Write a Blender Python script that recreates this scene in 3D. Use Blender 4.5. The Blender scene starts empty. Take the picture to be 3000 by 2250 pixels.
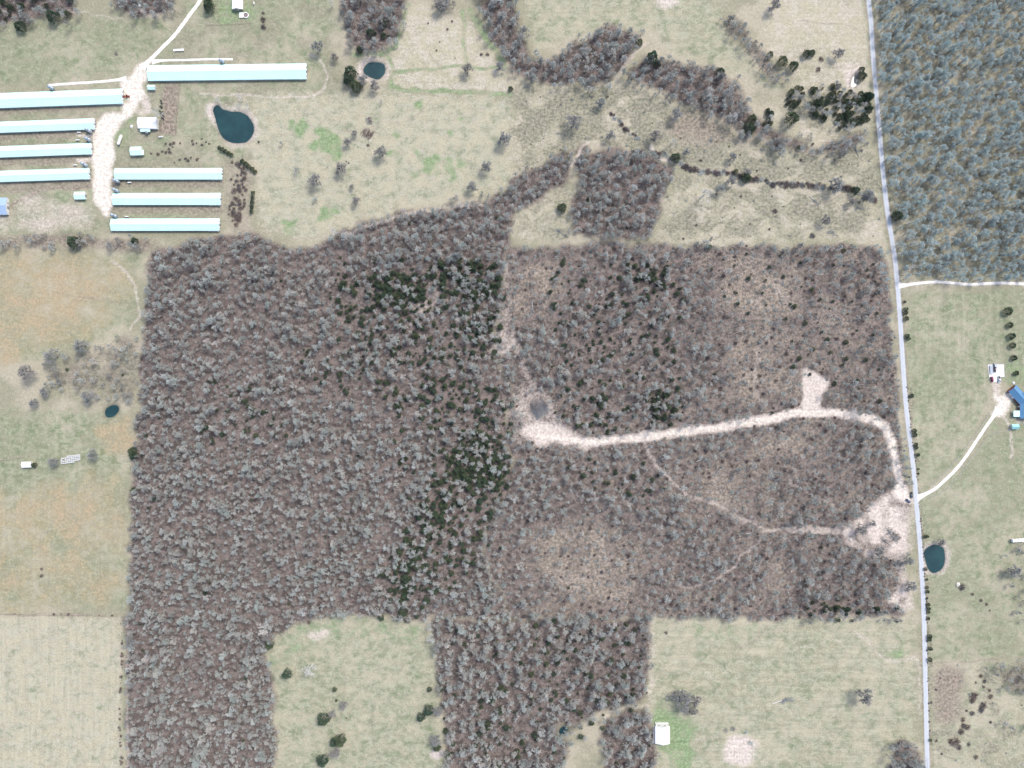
import bpy, math, random
import numpy as np
from mathutils import Vector, Matrix, Euler

# ------------------------------------------------------------------ camera, sky, sun, exposure
S = 0.29            # metres on the ground per photograph pixel (3000 x 2250)
H = 580.0           # height of the drone
scene = bpy.context.scene
col = scene.collection
cam_d = bpy.data.cameras.new('camera'); cam_d.sensor_width = 36.0; cam_d.lens = 24.0
cam_d.clip_start = 1.0; cam_d.clip_end = 20000.0
cam = bpy.data.objects.new('camera', cam_d); col.objects.link(cam)
cam.location = (0, 0, H); cam.rotation_euler = (0, 0, 0)
scene.camera = cam

SUN_EL, SUN_AZ = 52.0, 40.0       # azimuth clockwise from the top of the picture
world = bpy.data.worlds.new('World'); scene.world = world; world.use_nodes = True
wn = world.node_tree; wn.nodes.clear()
w_out = wn.nodes.new('ShaderNodeOutputWorld'); w_bg = wn.nodes.new('ShaderNodeBackground')
w_sky = wn.nodes.new('ShaderNodeTexSky'); w_sky.sky_type = 'NISHITA'; w_sky.sun_disc = False
w_sky.sun_elevation = math.radians(SUN_EL); w_sky.sun_rotation = math.radians(SUN_AZ)
w_sky.air_density = 1.0; w_sky.dust_density = 3.0; w_sky.ozone_density = 1.0
w_bg.inputs['Strength'].default_value = 0.15
wn.links.new(w_sky.outputs[0], w_bg.inputs[0]); wn.links.new(w_bg.outputs[0], w_out.inputs[0])

sun_d = bpy.data.lights.new('sun', 'SUN'); sun_d.energy = 1.5; sun_d.angle = math.radians(16)
sun_d.color = (1.0, 0.985, 0.955)
sun = bpy.data.objects.new('sun', sun_d); col.objects.link(sun); sun.location = (0, 0, 900)
_el, _az = math.radians(SUN_EL), math.radians(SUN_AZ)
_dir = Vector((math.sin(_az) * math.cos(_el), math.cos(_az) * math.cos(_el), math.sin(_el)))
sun.rotation_euler = _dir.to_track_quat('Z', 'Y').to_euler()

vs = scene.view_settings
vs.view_transform = 'Standard'; vs.look = 'None'; vs.gamma = 1.0; vs.use_curve_mapping = False
vs.exposure = 0.75
scene.render.engine = 'CYCLES'
cy = scene.cycles
cy.max_bounces = 5; cy.diffuse_bounces = 3; cy.glossy_bounces = 2; cy.transmission_bounces = 2
cy.volume_bounces = 1; cy.use_denoising = True; cy.caustics_reflective = False; cy.caustics_refractive = False

rng = np.random.default_rng(7)
rnd = random.Random(11)
K = 2212 / 1659.0

# ------------------------------------------------------------------ coordinates
def P(px, py, z=0.0):
    """world point of a spot of the photograph that lies at height z"""
    f = (H - z) / H * S
    return Vector(((px - 1500) * f, (1125 - py) * f, z))
def T(c, r, pts):
    return [(750 * c + p[0] / 2.212, 750 * r + p[1] / 2.212) + tuple(p[2:]) for p in pts]
def D(pts):
    return [(p[0] * 1.35624, p[1] * 1.35624) + tuple(p[2:]) for p in pts]
MG = 190
def ext(poly):
    """let outlines that reach the picture's border run on beyond it"""
    o = []
    for p in poly:
        x, y = p[0], p[1]
        if x <= 4: x = -MG - 20
        if x >= 2996: x = 3000 + MG + 20
        if y <= 4: y = -MG - 20
        if y >= 2246: y = 2250 + MG + 20
        o.append((x, y))
    return o

# ------------------------------------------------------------------ materials
def new_mat(name):
    m = bpy.data.materials.new(name); m.use_nodes = True
    m.node_tree.nodes.clear(); return m, NT(m.node_tree)
class NT:
    def __init__(s, t): s.t = t
    def n(s, typ, **kw):
        nd = s.t.nodes.new(typ)
        for k, v in kw.items(): setattr(nd, k, v)
        return nd
    def set(s, sock, v):
        if isinstance(v, bpy.types.NodeSocket): s.t.links.new(v, sock)
        elif v is not None: sock.default_value = v
    def math(s, op, a, b=None, c=None, clamp=False):
        nd = s.n('ShaderNodeMath', operation=op); nd.use_clamp = clamp
        for i, v in enumerate((a, b, c)): s.set(nd.inputs[i], v)
        return nd.outputs[0]
    def mix(s, f, a, b, blend='MIX'):
        nd = s.n('ShaderNodeMix', data_type='RGBA', blend_type=blend)
        for sk, v in ((nd.inputs[0], f), (nd.inputs[6], a), (nd.inputs[7], b)):
            if isinstance(v, tuple) and len(v) == 3: v = v + (1.0,)
            s.set(sk, v)
        return nd.outputs[2]
    def noise(s, vec, scale, detail=2.0, rough=0.55, dist=0.0):
        nd = s.n('ShaderNodeTexNoise'); s.set(nd.inputs['Vector'], vec)
        nd.inputs['Scale'].default_value = scale; nd.inputs['Detail'].default_value = detail
        nd.inputs['Roughness'].default_value = rough; nd.inputs['Distortion'].default_value = dist
        return nd.outputs['Fac']
    def scalevec(s, vec, k):
        nd = s.n('ShaderNodeVectorMath', operation='MULTIPLY'); s.set(nd.inputs[0], vec); nd.inputs[1].default_value = k
        return nd.outputs[0]
    def ramp(s, fac, lo, hi, a=0.0, b=1.0):
        nd = s.n('ShaderNodeMapRange'); nd.interpolation_type = 'SMOOTHSTEP'
        for i, v in enumerate((fac, lo, hi, a, b)): s.set(nd.inputs[i], v)
        return nd.outputs[0]
    def pos(s): return s.n('ShaderNodeNewGeometry').outputs['Position']
    def objc(s): return s.n('ShaderNodeTexCoord').outputs['Object']
    def rand(s): return s.n('ShaderNodeObjectInfo').outputs['Random']
    def finish(s, color, rough=0.8, metal=0.0, spec=0.3, bump=None, bstr=0.3, bdist=0.1):
        b = s.n('ShaderNodeBsdfPrincipled'); o = s.n('ShaderNodeOutputMaterial')
        if isinstance(color, tuple) and len(color) == 3: color = color + (1.0,)
        s.set(b.inputs['Base Color'], color); s.set(b.inputs['Roughness'], rough)
        s.set(b.inputs['Metallic'], metal); s.set(b.inputs['Specular IOR Level'], spec)
        if bump is not None:
            bp = s.n('ShaderNodeBump'); bp.inputs['Strength'].default_value = bstr; bp.inputs['Distance'].default_value = bdist
            s.set(bp.inputs['Height'], bump); s.t.links.new(bp.outputs[0], b.inputs['Normal'])
        s.t.links.new(b.outputs[0], o.inputs[0]); return b

_mc = {}
def paint(name, c, rough=0.6, metal=0.0, var=0.12, scale=0.6, spec=0.3):
    """plain painted or natural surface with slight soiling"""
    if name in _mc: return _mc[name]
    m, t = new_mat(name)
    n1 = t.noise(t.objc(), scale, 4, 0.6)
    n2 = t.noise(t.objc(), scale * 9, 2, 0.6)
    f = t.math('ADD', t.math('MULTIPLY', n1, 0.65), t.math('MULTIPLY', n2, 0.35))
    c2 = tuple(x * (1 - 2 * var) for x in c); c3 = tuple(min(0.9, x * (1 + var)) for x in c)
    t.finish(t.mix(t.ramp(f, 0.3, 0.7), c2, c3), rough, metal, spec)
    _mc[name] = m; return m

# ------------------------------------------------------------------ mesh building
class MB:
    def __init__(s): s.v, s.f, s.m = [], [], []
    def add(s, vs_, fs, mi=0):
        o = len(s.v); s.v.extend([tuple(q) for q in vs_])
        s.f.extend([tuple(i + o for i in f) for f in fs]); s.m.extend([mi] * len(fs))
    def box(s, c, d, rz=0.0, mi=0, taper=1.0, rx=0.0, ry=0.0):
        hx, hy, hz = d[0] / 2, d[1] / 2, d[2] / 2
        M = Euler((rx, ry, rz)).to_matrix(); c = Vector(c); vs_ = []
        for z in (-hz, hz):
            k = taper if z > 0 else 1.0
            for x, y in ((-hx, -hy), (hx, -hy), (hx, hy), (-hx, hy)):
                vs_.append(c + M @ Vector((x * k, y * k, z)))
        s.add(vs_, [(3, 2, 1, 0), (4, 5, 6, 7), (0, 1, 5, 4), (1, 2, 6, 5), (2, 3, 7, 6), (3, 0, 4, 7)], mi)
    def cyl(s, p0, p1, r0, r1, n=8, mi=0, caps=True):
        p0, p1 = Vector(p0), Vector(p1); d = (p1 - p0)
        if d.length < 1e-6: return
        q = d.to_track_quat('Z', 'Y'); vs_ = []
        for p, r in ((p0, r0), (p1, r1)):
            for i in range(n):
                a = 2 * math.pi * i / n
                vs_.append(p + q @ Vector((math.cos(a) * r, math.sin(a) * r, 0)))
        fs = [(i, (i + 1) % n, n + (i + 1) % n, n + i) for i in range(n)]
        if caps: fs += [tuple(range(n - 1, -1, -1)), tuple(range(n, 2 * n))]
        s.add(vs_, fs, mi)
    def blade(s, p0, p1, w, side, mi=0):
        p0, p1 = Vector(p0), Vector(p1)
        s.add([p0 - side * w, p0 + side * w, p1], [(0, 1, 2)], mi)
    def prism(s, prof, x0, x1, mi=0):
        """profile in (y,z), extruded along x"""
        n = len(prof)
        vs_ = [(x0, y, z) for y, z in prof] + [(x1, y, z) for y, z in prof]
        fs = [(i, (i + 1) % n, n + (i + 1) % n, n + i) for i in range(n)]
        fs += [tuple(range(n - 1, -1, -1)), tuple(range(n, 2 * n))]
        s.add(vs_, fs, mi)
    def mesh(s, name, mats):
        me = bpy.data.meshes.new(name); me.from_pydata(s.v, [], s.f)
        for m in (mats if isinstance(mats, (list, tuple)) else [mats]): me.materials.append(m)
        if any(s.m): me.polygons.foreach_set('material_index', s.m)
        me.update(); return me
    def build(s, name, mats, parent=None, link=True):
        o = bpy.data.objects.new(name, s.mesh(name, mats))
        if link: col.objects.link(o)
        if parent: o.parent = parent
        return o
def tag(o, label=None, cat=None, group=None, kind=None):
    if label: o['label'] = label
    if cat: o['category'] = cat
    if group: o['group'] = group
    if kind: o['kind'] = kind
    return o
def empty(name, loc, rz=0.0, sc=1.0):
    o = bpy.data.objects.new(name, None); o.empty_display_size = 0.5; col.objects.link(o)
    o.location = loc; o.rotation_euler = (0, 0, rz); o.scale = (sc, sc, sc); return o
def place_mesh(name, me, parent=None):
    o = bpy.data.objects.new(name, me); col.objects.link(o)
    if parent: o.parent = parent
    return o
def bevel(o, w=0.05, seg=2):
    md = o.modifiers.new('bevel', 'BEVEL'); md.width = w; md.segments = seg; md.limit_method = 'ANGLE'; return o
# ------------------------------------------------------------------ plan of the land (photograph pixels)
main_road = T(3, 0, [(640, -330), (653, 0), (668, 150), (680, 350), (692, 500), (705, 640), (722, 850), (735, 1000), (752, 1180), (775, 1380), (800, 1530)]) \
    + T(3, 1, [(820, 0), (838, 180), (852, 350), (868, 600), (885, 850), (903, 1050), (925, 1230), (950, 1450), (965, 1640)]) \
    + T(3, 2, [(976, 100), (988, 250), (997, 400), (1008, 600), (1014, 800), (1018, 1000), (1023, 1200), (1028, 1450), (1033, 1659), (1040, 2050)])
side_lane = T(3, 1, [(838, 192), (880, 190), (950, 180), (1100, 168), (1300, 183), (1500, 175), (1660, 180), (2050, 188)])
house_drive = T(3, 1, [(955, 1572), (1010, 1548), (1080, 1510), (1150, 1450), (1220, 1380), (1290, 1290), (1350, 1200), (1410, 1110), (1460, 1040), (1495, 985)])
log_road = T(3, 1, [(900, 1580), (870, 1500), (850, 1430), (825, 1310), (805, 1210), (765, 1115), (690, 1060), (600, 1035), (480, 1025), (330, 1012), (200, 1020), (100, 1035), (0, 1052)]) \
    + T(2, 1, [(1500, 1085), (1300, 1115), (1100, 1140), (900, 1165), (700, 1188), (550, 1200), (420, 1195), (300, 1185), (180, 1165)])
south_track = T(3, 1, [(900, 1590), (830, 1575), (760, 1600)]) + T(3, 2, [(690, 15), (600, 65), (510, 115), (430, 130), (300, 115), (150, 113), (0, 122)]) \
    + T(2, 2, [(1620, 112), (1560, 75), (1440, 10)]) + T(2, 1, [(1370, 1630), (1250, 1580), (1120, 1540), (1020, 1440), (930, 1350), (875, 1260), (850, 1195)])
north_track = T(2, 1, [(300, 1120), (265, 1010), (190, 900), (105, 790), (65, 690), (25, 560), (5, 480)]) + T(1, 1, [(1640, 600), (1615, 500), (1640, 400), (1640, 280), (1620, 60)])
loop_track = T(2, 2, [(1630, 120), (1585, 210), (1490, 275), (1450, 350), (1350, 420), (1250, 480), (1150, 497), (1050, 470)])
mid_track = T(3, 1, [(470, 1650), (380, 1590), (250, 1530), (150, 1480), (130, 1420)])
nw_track = T(2, 1, [(1610, 930), (1575, 860), (1580, 700), (1600, 560)])
farm_lane = T(0, 0, [(1420, -260), (1300, -5), (1240, 80), (1180, 165), (1120, 240), (1060, 300), (985, 375), (920, 440)])
farm_lane_w = T(0, 0, [(820, 510), (720, 522), (600, 533), (450, 542), (310, 553)])
farm_lane_e = T(0, 0, [(985, 400), (1060, 392), (1200, 389), (1350, 384), (1510, 384)])
yard = T(0, 0, [(930, 410), (1010, 385), (965, 440), (938, 500), (935, 560), (945, 620), (900, 680), (850, 730), (790, 800), (755, 880), (745, 960), (742, 1070), (736, 1180),
    (728, 1280), (720, 1400), (700, 1425), (650, 1390), (622, 1320), (618, 1240), (600, 1180), (588, 1130), (600, 1000), (612, 900), (618, 815), (640, 780), (720, 742), (800, 692),
    (835, 650), (805, 610), (800, 550), (770, 520), (830, 475), (880, 440)])
landing = T(2, 1, [(60, 1095), (200, 1075), (300, 1060), (365, 1120), (440, 1160), (520, 1172), (500, 1235), (350, 1222), (200, 1220), (110, 1215), (70, 1160)])
well_pad = T(3, 1, [(232, 735), (300, 745), (345, 790), (390, 785), (397, 830), (350, 900), (330, 1000), (205, 1005), (235, 900), (220, 820)])
junction = T(3, 1, [(825, 1440), (860, 1430), (880, 1510), (930, 1560), (948, 1560), (955, 1640), (900, 1600), (840, 1580), (800, 1560), (830, 1500)])
clearing = T(3, 1, [(640, 1640), (780, 1560), (880, 1560), (950, 1600), (950, 1659)]) + T(3, 2, [(930, 100), (935, 250), (890, 300), (905, 420), (930, 560), (960, 640), (880, 620), (730, 620), (770, 580), (850, 520),
    (870, 420), (840, 320), (780, 320), (700, 280), (600, 270), (500, 210), (480, 120), (600, 60)])
house_yard = T(3, 1, [(1460, 1040), (1480, 960), (1465, 900), (1490, 890), (1540, 900), (1550, 870), (1580, 870), (1600, 900), (1600, 930), (1555, 960), (1545, 1035), (1500, 1040)])
ponds = {
 'farm_pond': (T(0, 0, [(1380, 705), (1388, 685), (1415, 681), (1440, 712), (1500, 722), (1550, 722), (1600, 745), (1635, 790), (1645, 840), (1632, 890), (1590, 922), (1540, 930), (1490, 920), (1450, 898), (1424, 860), (1410, 815), (1396, 770), (1386, 740)]), 'large dark teal farm pond beside the poultry houses'),
 'grove_pond': (T(1, 0, [(720, 408), (760, 398), (800, 402), (830, 420), (836, 460), (825, 492), (790, 516), (750, 505), (715, 492), (693, 470), (700, 436)]), 'small round dark pond with a pale bank below the north grove'),
 'brush_pond': (T(0, 1, [(675, 1010), (690, 982), (725, 965), (760, 962), (772, 990), (760, 1020), (730, 1042), (695, 1046), (678, 1035)]), 'tiny blue pond beside the brush at the west edge of the woods'),
 'roadside_pond': (T(3, 2, [(1015, 245), (1050, 222), (1110, 213), (1140, 240), (1152, 300), (1142, 350), (1110, 385), (1075, 402), (1045, 380), (1030, 340), (1015, 290)]), 'teal green pond right beside the main road'),
 'pit_pond': (T(3, 0, [(545, 488), (560, 480), (575, 505), (582, 540), (570, 560), (545, 575), (535, 550), (550, 520)]), 'grey crescent puddle in the pale dug pit near the road'),
 'thicket_pond': (T(2, 2, [(298, 1425), (320, 1395), (360, 1388), (372, 1405), (350, 1432), (316, 1448)]), 'small blue pool inside the dark thicket of the south woods'),
}

# ------------------------------------------------------------------ rasters of ground cover
G = 5
NX, NY = (3000 + 2 * MG) // G + 1, (2250 + 2 * MG) // G + 1
gx = -MG + G * np.arange(NX); gy = -MG + G * np.arange(NY)
GX, GY = np.meshgrid(gx.astype(float), gy.astype(float))
def vnoise(cell, seed):
    r = np.random.default_rng(seed); nx, ny = int(NX * G / cell) + 3, int(NY * G / cell) + 3
    g = r.random((ny, nx)); x = (GX + MG) / cell; y = (GY + MG) / cell
    xi, yi = x.astype(int), y.astype(int); fx, fy = x - xi, y - yi
    fx = fx * fx * (3 - 2 * fx); fy = fy * fy * (3 - 2 * fy)
    return (g[yi, xi] * (1 - fx) + g[yi, xi + 1] * fx) * (1 - fy) + (g[yi + 1, xi] * (1 - fx) + g[yi + 1, xi + 1] * fx) * fy
N1, N2, N3 = vnoise(26, 1), vnoise(26, 2), vnoise(90, 3)
N4, N5 = vnoise(200, 4), vnoise(45, 5)
WX, WY = GX + (N1 - .5) * 26, GY + (N2 - .5) * 26
def inpoly(X, Y, poly):
    c = np.zeros(X.shape, bool); n = len(poly)
    for i in range(n):
        x0, y0 = poly[i][:2]; x1, y1 = poly[(i + 1) % n][:2]
        if y0 == y1: continue
        k = ((y0 > Y) != (y1 > Y)); xx = (x1 - x0) * (Y - y0) / (y1 - y0) + x0
        c ^= k & (X < xx)
    return c
def blur(a, px):
    k = max(1, int(round(px / G)))
    for _ in range(2):
        for ax in (0, 1):
            p = np.concatenate([np.repeat(np.take(a, [0], ax), k, ax), a, np.repeat(np.take(a, [-1], ax), k, ax)], ax)
            cs = np.cumsum(np.concatenate([np.zeros_like(np.take(p, [0], ax)), p], ax), ax)
            n = a.shape[ax]
            a = (np.take(cs, np.arange(2 * k + 1, 2 * k + 1 + n), ax) - np.take(cs, np.arange(n), ax)) / (2 * k + 1)
    return a
def area(poly, soft=8, warp=True, e=True):
    if e: poly = ext(poly)
    m = inpoly(WX, WY, poly) if warp else inpoly(GX, GY, poly)
    return blur(m.astype(float), soft) if soft else m.astype(float)
def line(pts, w, soft=5, wob=0.35):
    d = np.full(GX.shape, 1e9)
    X, Y = GX + (WX - GX) * wob, GY + (WY - GY) * wob
    for a, b in zip(pts[:-1], pts[1:]):
        ax, ay, bx, by = a[0], a[1], b[0], b[1]; L = (bx - ax) ** 2 + (by - ay) ** 2 + 1e-9
        t = np.clip(((X - ax) * (bx - ax) + (Y - ay) * (by - ay)) / L, 0, 1)
        d = np.minimum(d, np.hypot(X - ax - t * (bx - ax), Y - ay - t * (by - ay)))
    return np.clip(1 - (d - w / 2) / soft, 0, 1)
def disc(x, y, r, soft=None):
    d = np.hypot(WX - x, WY - y); soft = soft or r * 0.6
    return np.clip(1 - (d - r + soft / 2) / soft, 0, 1)
Z0 = lambda: np.zeros(GX.shape)
mx = np.maximum
green, straw, orange, litter = Z0(), Z0(), Z0(), Z0()
soil, mud, lush, scrub = Z0(), Z0(), Z0(), Z0()
rows_v, rows_h, gravel, wet = Z0(), Z0(), Z0(), Z0()

# the woods -------------------------------------------------------------------------------------
W_main = D([(325, 540), (420, 522), (545, 500), (610, 530), (700, 525), (760, 492), (870, 460), (960, 452), (1050, 432), (1115, 395), (1150, 360), (1235, 345), (1215, 400), (1160, 430), (1115, 455), (1105, 520), (1090, 560),
    (1085, 640), (1080, 690), (1065, 740), (1085, 800), (1110, 850), (1095, 900), (1095, 950), (1110, 1000), (1080, 1060), (1050, 1130), (1040, 1200), (1070, 1260), (1100, 1338), (930, 1335), (830, 1328), (650, 1338),
    (600, 1370), (575, 1400), (585, 1480), (595, 1570), (600, 1659), (275, 1659), (275, 1500), (272, 1340), (278, 1240), (285, 1100), (292, 1000), (300, 880), (305, 760), (318, 650)])
W_east = D([(1090, 535), (1200, 535), (1300, 525), (1450, 530), (1600, 530), (1750, 536), (1905, 528), (1922, 640), (1932, 760), (1942, 900), (1955, 1010), (1962, 1060), (1955, 1200), (1962, 1328), (1700, 1335), (1410, 1335), (1100, 1338),
    (1070, 1260), (1040, 1200), (1050, 1130), (1080, 1060), (1110, 1000), (1095, 950), (1095, 900), (1110, 850), (1085, 800), (1065, 740), (1080, 690)])
W_eastdense = D([(1130, 740), (1200, 640), (1280, 560), (1380, 540), (1480, 560), (1520, 660), (1500, 780), (1470, 890), (1300, 925), (1210, 870), (1160, 800)])
W_eastsw = D([(1110, 990), (1330, 970), (1420, 1010), (1440, 1080), (1300, 1100), (1180, 1180), (1060, 1230), (1050, 1130)])
W_se = D([(1690, 1230), (1830, 1170), (1900, 1240), (1880, 1325), (1700, 1333)])
W_south = D([(930, 1338), (1100, 1338), (1405, 1335), (1400, 1505), (1330, 1530), (1270, 1545), (1225, 1580), (1190, 1659), (950, 1659), (965, 1560), (945, 1480)])
W_south2 = D([(1305, 1560), (1350, 1535), (1400, 1530), (1412, 1620), (1450, 1659), (1300, 1659)])
W_square = D([(1240, 345), (1300, 320), (1400, 330), (1455, 370), (1440, 400), (1420, 460), (1402, 518), (1250, 512), (1230, 470), (1250, 400)])
W_ne = D([(1893, 0), (2212, 0), (2212, 600), (1950, 600), (1928, 480), (1908, 250)])
W_nw1 = D([(0, 0), (175, 0), (160, 30), (60, 45), (0, 55)])
W_nw2 = D([(235, 0), (385, 0), (370, 28), (300, 32), (250, 18)])
W_n = D([(735, 0), (880, 0), (870, 40), (850, 100), (800, 120), (760, 110), (742, 60)])
W_n2 = D([(935, 0), (970, 0), (968, 20), (945, 28)])
W_belt1 = D([(1015, 0), (1105, 0), (1118, 60), (1150, 125), (1215, 122), (1250, 85), (1330, 52), (1390, 68), (1375, 105), (1345, 145), (1320, 172), (1280, 185), (1200, 180), (1120, 160), (1075, 100), (1040, 45)])
W_belt2 = D([(1395, 122), (1440, 125), (1480, 135), (1550, 148), (1595, 180), (1620, 245), (1690, 292), (1740, 318), (1870, 285), (1880, 305), (1770, 335), (1690, 325), (1620, 290), (1560, 258), (1480, 222), (1400, 190), (1340, 172), (1355, 145)])
W_belt3 = D([(1550, 30), (1590, 35), (1620, 80), (1660, 125), (1700, 165), (1680, 190), (1640, 150), (1600, 90), (1560, 60)])
W_strip = D([(0, 510), (180, 512), (330, 520), (335, 538), (180, 534), (0, 530)])
W_creek = D([(700, 525), (760, 492), (870, 455), (1050, 425), (1140, 365), (1230, 330), (1265, 310), (1290, 330), (1235, 345), (1120, 400)])
W_wet = D([(90, 795), (180, 760), (290, 715), (305, 760), (300, 870), (240, 875), (190, 850), (110, 840)])
W_e1 = D([(2150, 1440), (2212, 1400), (2212, 1560), (2160, 1490)])
W_e2 = D([(2160, 1560), (2212, 1540), (2212, 1600)])
W_grove = D([(1920, 1650), (1930, 1600), (1955, 1590), (1985, 1620), (1985, 1659), (1900, 1659)])
W_e3 = D([(2185, 1180), (2212, 1170), (2212, 1390), (2190, 1330)])
WOODS = [W_main, W_east, W_south, W_south2, W_square, W_ne, W_nw1, W_nw2, W_n, W_n2, W_belt1, W_belt2, W_belt3, W_strip, W_creek, W_wet, W_e1, W_e2, W_grove]
for w_ in WOODS: litter = mx(litter, area(w_, 12) * (0.3 if w_ is W_ne else 0.4 if w_ is W_wet else 0.85 if w_ in (W_belt1, W_belt2) else 0.65 if w_ in (W_strip, W_belt3, W_e1, W_e2) else 1.0))
thin = area(W_east, 10) * (1 - 0.75 * area(W_eastdense, 40)) * (1 - 0.5 * area(W_eastsw, 40)) * (1 - 0.6 * area(W_se, 40))

OPEN = [D([(1105, 555), (1240, 540), (1210, 640), (1140, 730), (1100, 640)]), D([(1530, 545), (1760, 560), (1720, 700), (1640, 720), (1560, 680)]), D([(1560, 720), (1740, 740), (1730, 880), (1580, 900)]), D([(1120, 1160), (1400, 1120), (1400, 1310), (1150, 1315)]), D([(1440, 1000), (1650, 1040), (1610, 1130), (1480, 1080)]), D([(1560, 935), (1760, 920), (1820, 990), (1640, 1010)]), D([(1620, 1170), (1700, 1160), (1690, 1300), (1640, 1300)]), D([(1760, 640), (1850, 640), (1840, 760), (1780, 760)])]
openm = Z0()
for q in OPEN: openm = mx(openm, area(q, 45))
openm = np.clip(openm * (.45 + 1.0 * N5), 0, 1)
# fields ----------------------------------------------------------------------------------------
F_west = D([(0, 540), (320, 540), (312, 640), (300, 700), (180, 745), (90, 790), (0, 805)])
F_swest = D([(0, 905), (150, 880), (292, 905), (280, 1240), (266, 1325), (0, 1326)])
F_cream = D([(0, 1331), (262, 1331), (258, 1659), (0, 1659)])
F_south = D([(600, 1372), (650, 1342), (830, 1332), (930, 1338), (945, 1480), (965, 1560), (950, 1659), (600, 1659), (592, 1560), (580, 1400)])
F_seast = D([(1408, 1338), (1975, 1338), (1985, 1659), (1440, 1659), (1412, 1600), (1402, 1505)])
F_ehay = D([(1955, 630), (2212, 622), (2212, 1060), (2150, 800), (2120, 900), (2080, 990), (1985, 1075)])
F_east = D([(1985, 1085), (2100, 990), (2165, 900), (2212, 905), (2212, 1400), (2150, 1425), (2010, 1430)])
F_ebrush = D([(2010, 1432), (2150, 1427), (2165, 1500), (2212, 1600), (2212, 1659), (2005, 1659)])
F_mid = D([(545, 205), (740, 200), (1105, 205), (1108, 390), (1050, 425), (870, 452), (750, 490), (690, 515), (560, 490), (545, 330)])
F_nstraw = D([(845, 20), (905, 15), (1000, 40), (1060, 100), (1105, 180), (1105, 200), (845, 195)])
F_nhay = D([(1115, 0), (1550, 0), (1560, 60), (1640, 150), (1700, 210), (1620, 170), (1480, 128), (1390, 62), (1250, 75), (1150, 110)])
F_neast = D([(1600, 0), (1870, 0), (1885, 150), (1880, 280), (1740, 310), (1640, 250), (1720, 190), (1660, 110)])
F_scrub = D([(1110, 185), (1340, 185), (1500, 240), (1690, 330), (1895, 310), (1908, 440), (1700, 400), (1420, 340), (1265, 305), (1110, 380)])
F_sq = D([(1460, 380), (1700, 400), (1910, 440), (1915, 520), (1410, 525), (1425, 460)])
F_sqw = D([(1120, 455), (1215, 400), (1245, 400), (1228, 470), (1245, 515), (1110, 520)])
F_nw = D([(0, 60), (380, 25), (330, 120), (260, 170), (0, 200)])
F_farm = D([(0, 200), (260, 170), (330, 120), (420, 0), (740, 0), (740, 200), (545, 205), (545, 490), (320, 515), (0, 510)])
green = mx(green, .55 * area(F_nw, 20)); green = mx(green, .5 * area(F_farm, 20))
green = mx(green, .6 * area(F_swest, 20)); green = mx(green, .55 * area(F_west, 20))
straw = mx(straw, .8 * area(F_cream, 4, warp=False)); green = mx(green, .3 * area(F_cream, 4, warp=False)); straw = mx(straw, .7 * area(F_nstraw, 6)); straw = mx(straw, .75 * area(F_mid, 14))
straw = mx(straw, .55 * area(F_south, 14)); straw = mx(straw, .6 * area(F_neast, 14)); straw = mx(straw, .5 * area(F_seast, 6)); straw = mx(straw, .55 * area(F_sq, 12)); straw = mx(straw, .5 * area(F_scrub, 14))
straw = mx(straw, .45 * area(F_ebrush, 10)); straw = mx(straw, .5 * area(F_sqw, 8)); straw = mx(straw, .55 * area(F_nhay, 12))
green = mx(green, .55 * area(F_ehay, 5, warp=False)); green = mx(green, .5 * area(F_east, 6)); green = mx(green, .42 * area(F_seast, 6)); green = mx(green, .45 * area(F_nhay, 12)); green = mx(green, .5 * area(F_south, 14))
green = mx(green, .35 * area(F_mid, 14)); green = mx(green, .3 * area(F_ebrush, 10))
orange = mx(orange, .66 * area(D([(0, 545), (200, 545), (290, 580), (280, 660), (180, 720), (80, 760), (0, 740)]), 30)) * (.35 + .9 * N5)
orange = mx(orange, .6 * area(D([(40, 1050), (250, 1010), (275, 1100), (262, 1310), (0, 1310), (0, 1100)]), 40) * (.2 + 1.0 * N5))
orange = mx(orange, .62 * area(D([(195, 925), (290, 900), (288, 985), (240, 985)]), 8)); orange = mx(orange, .6 * area(D([(0, 720), (40, 715), (50, 790), (0, 800)]), 12))
scrub = mx(scrub, area(F_scrub, 14) * (.35 + .6 * N5)); scrub = mx(scrub, area(F_sq, 14) * (.25 + .5 * N5)); scrub = mx(scrub, area(F_ebrush, 10) * (.1 + .5 * N5)); scrub = mx(scrub, .5 * area(F_sqw, 8))
mud = mx(mud, .8 * area(T(3, 2, [(1065, 1020), (1180, 985), (1270, 1010), (1280, 1150), (1240, 1350), (1150, 1400), (1070, 1300)]), 14))
mud = mx(mud, .7 * area(T(2, 0, [(1000, 720), (1300, 740), (1420, 850), (1659, 900), (1659, 960), (1400, 920), (1100, 960), (960, 860)]), 22))
scrub = mx(scrub, .6 * area(T(3, 0, [(150, 560), (450, 560), (440, 860), (250, 840), (60, 700)]), 16))
rows_v = mx(rows_v, area(F_cream, 4)); rows_v = mx(rows_v, area(F_ehay, 6)); rows_h = mx(rows_h, area(F_seast, 6)); rows_h = mx(rows_h, .7 * area(F_neast, 12)); rows_h = mx(rows_h, .5 * area(F_nhay, 12)); rows_v = mx(rows_v, .6 * area(F_swest, 8))

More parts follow.
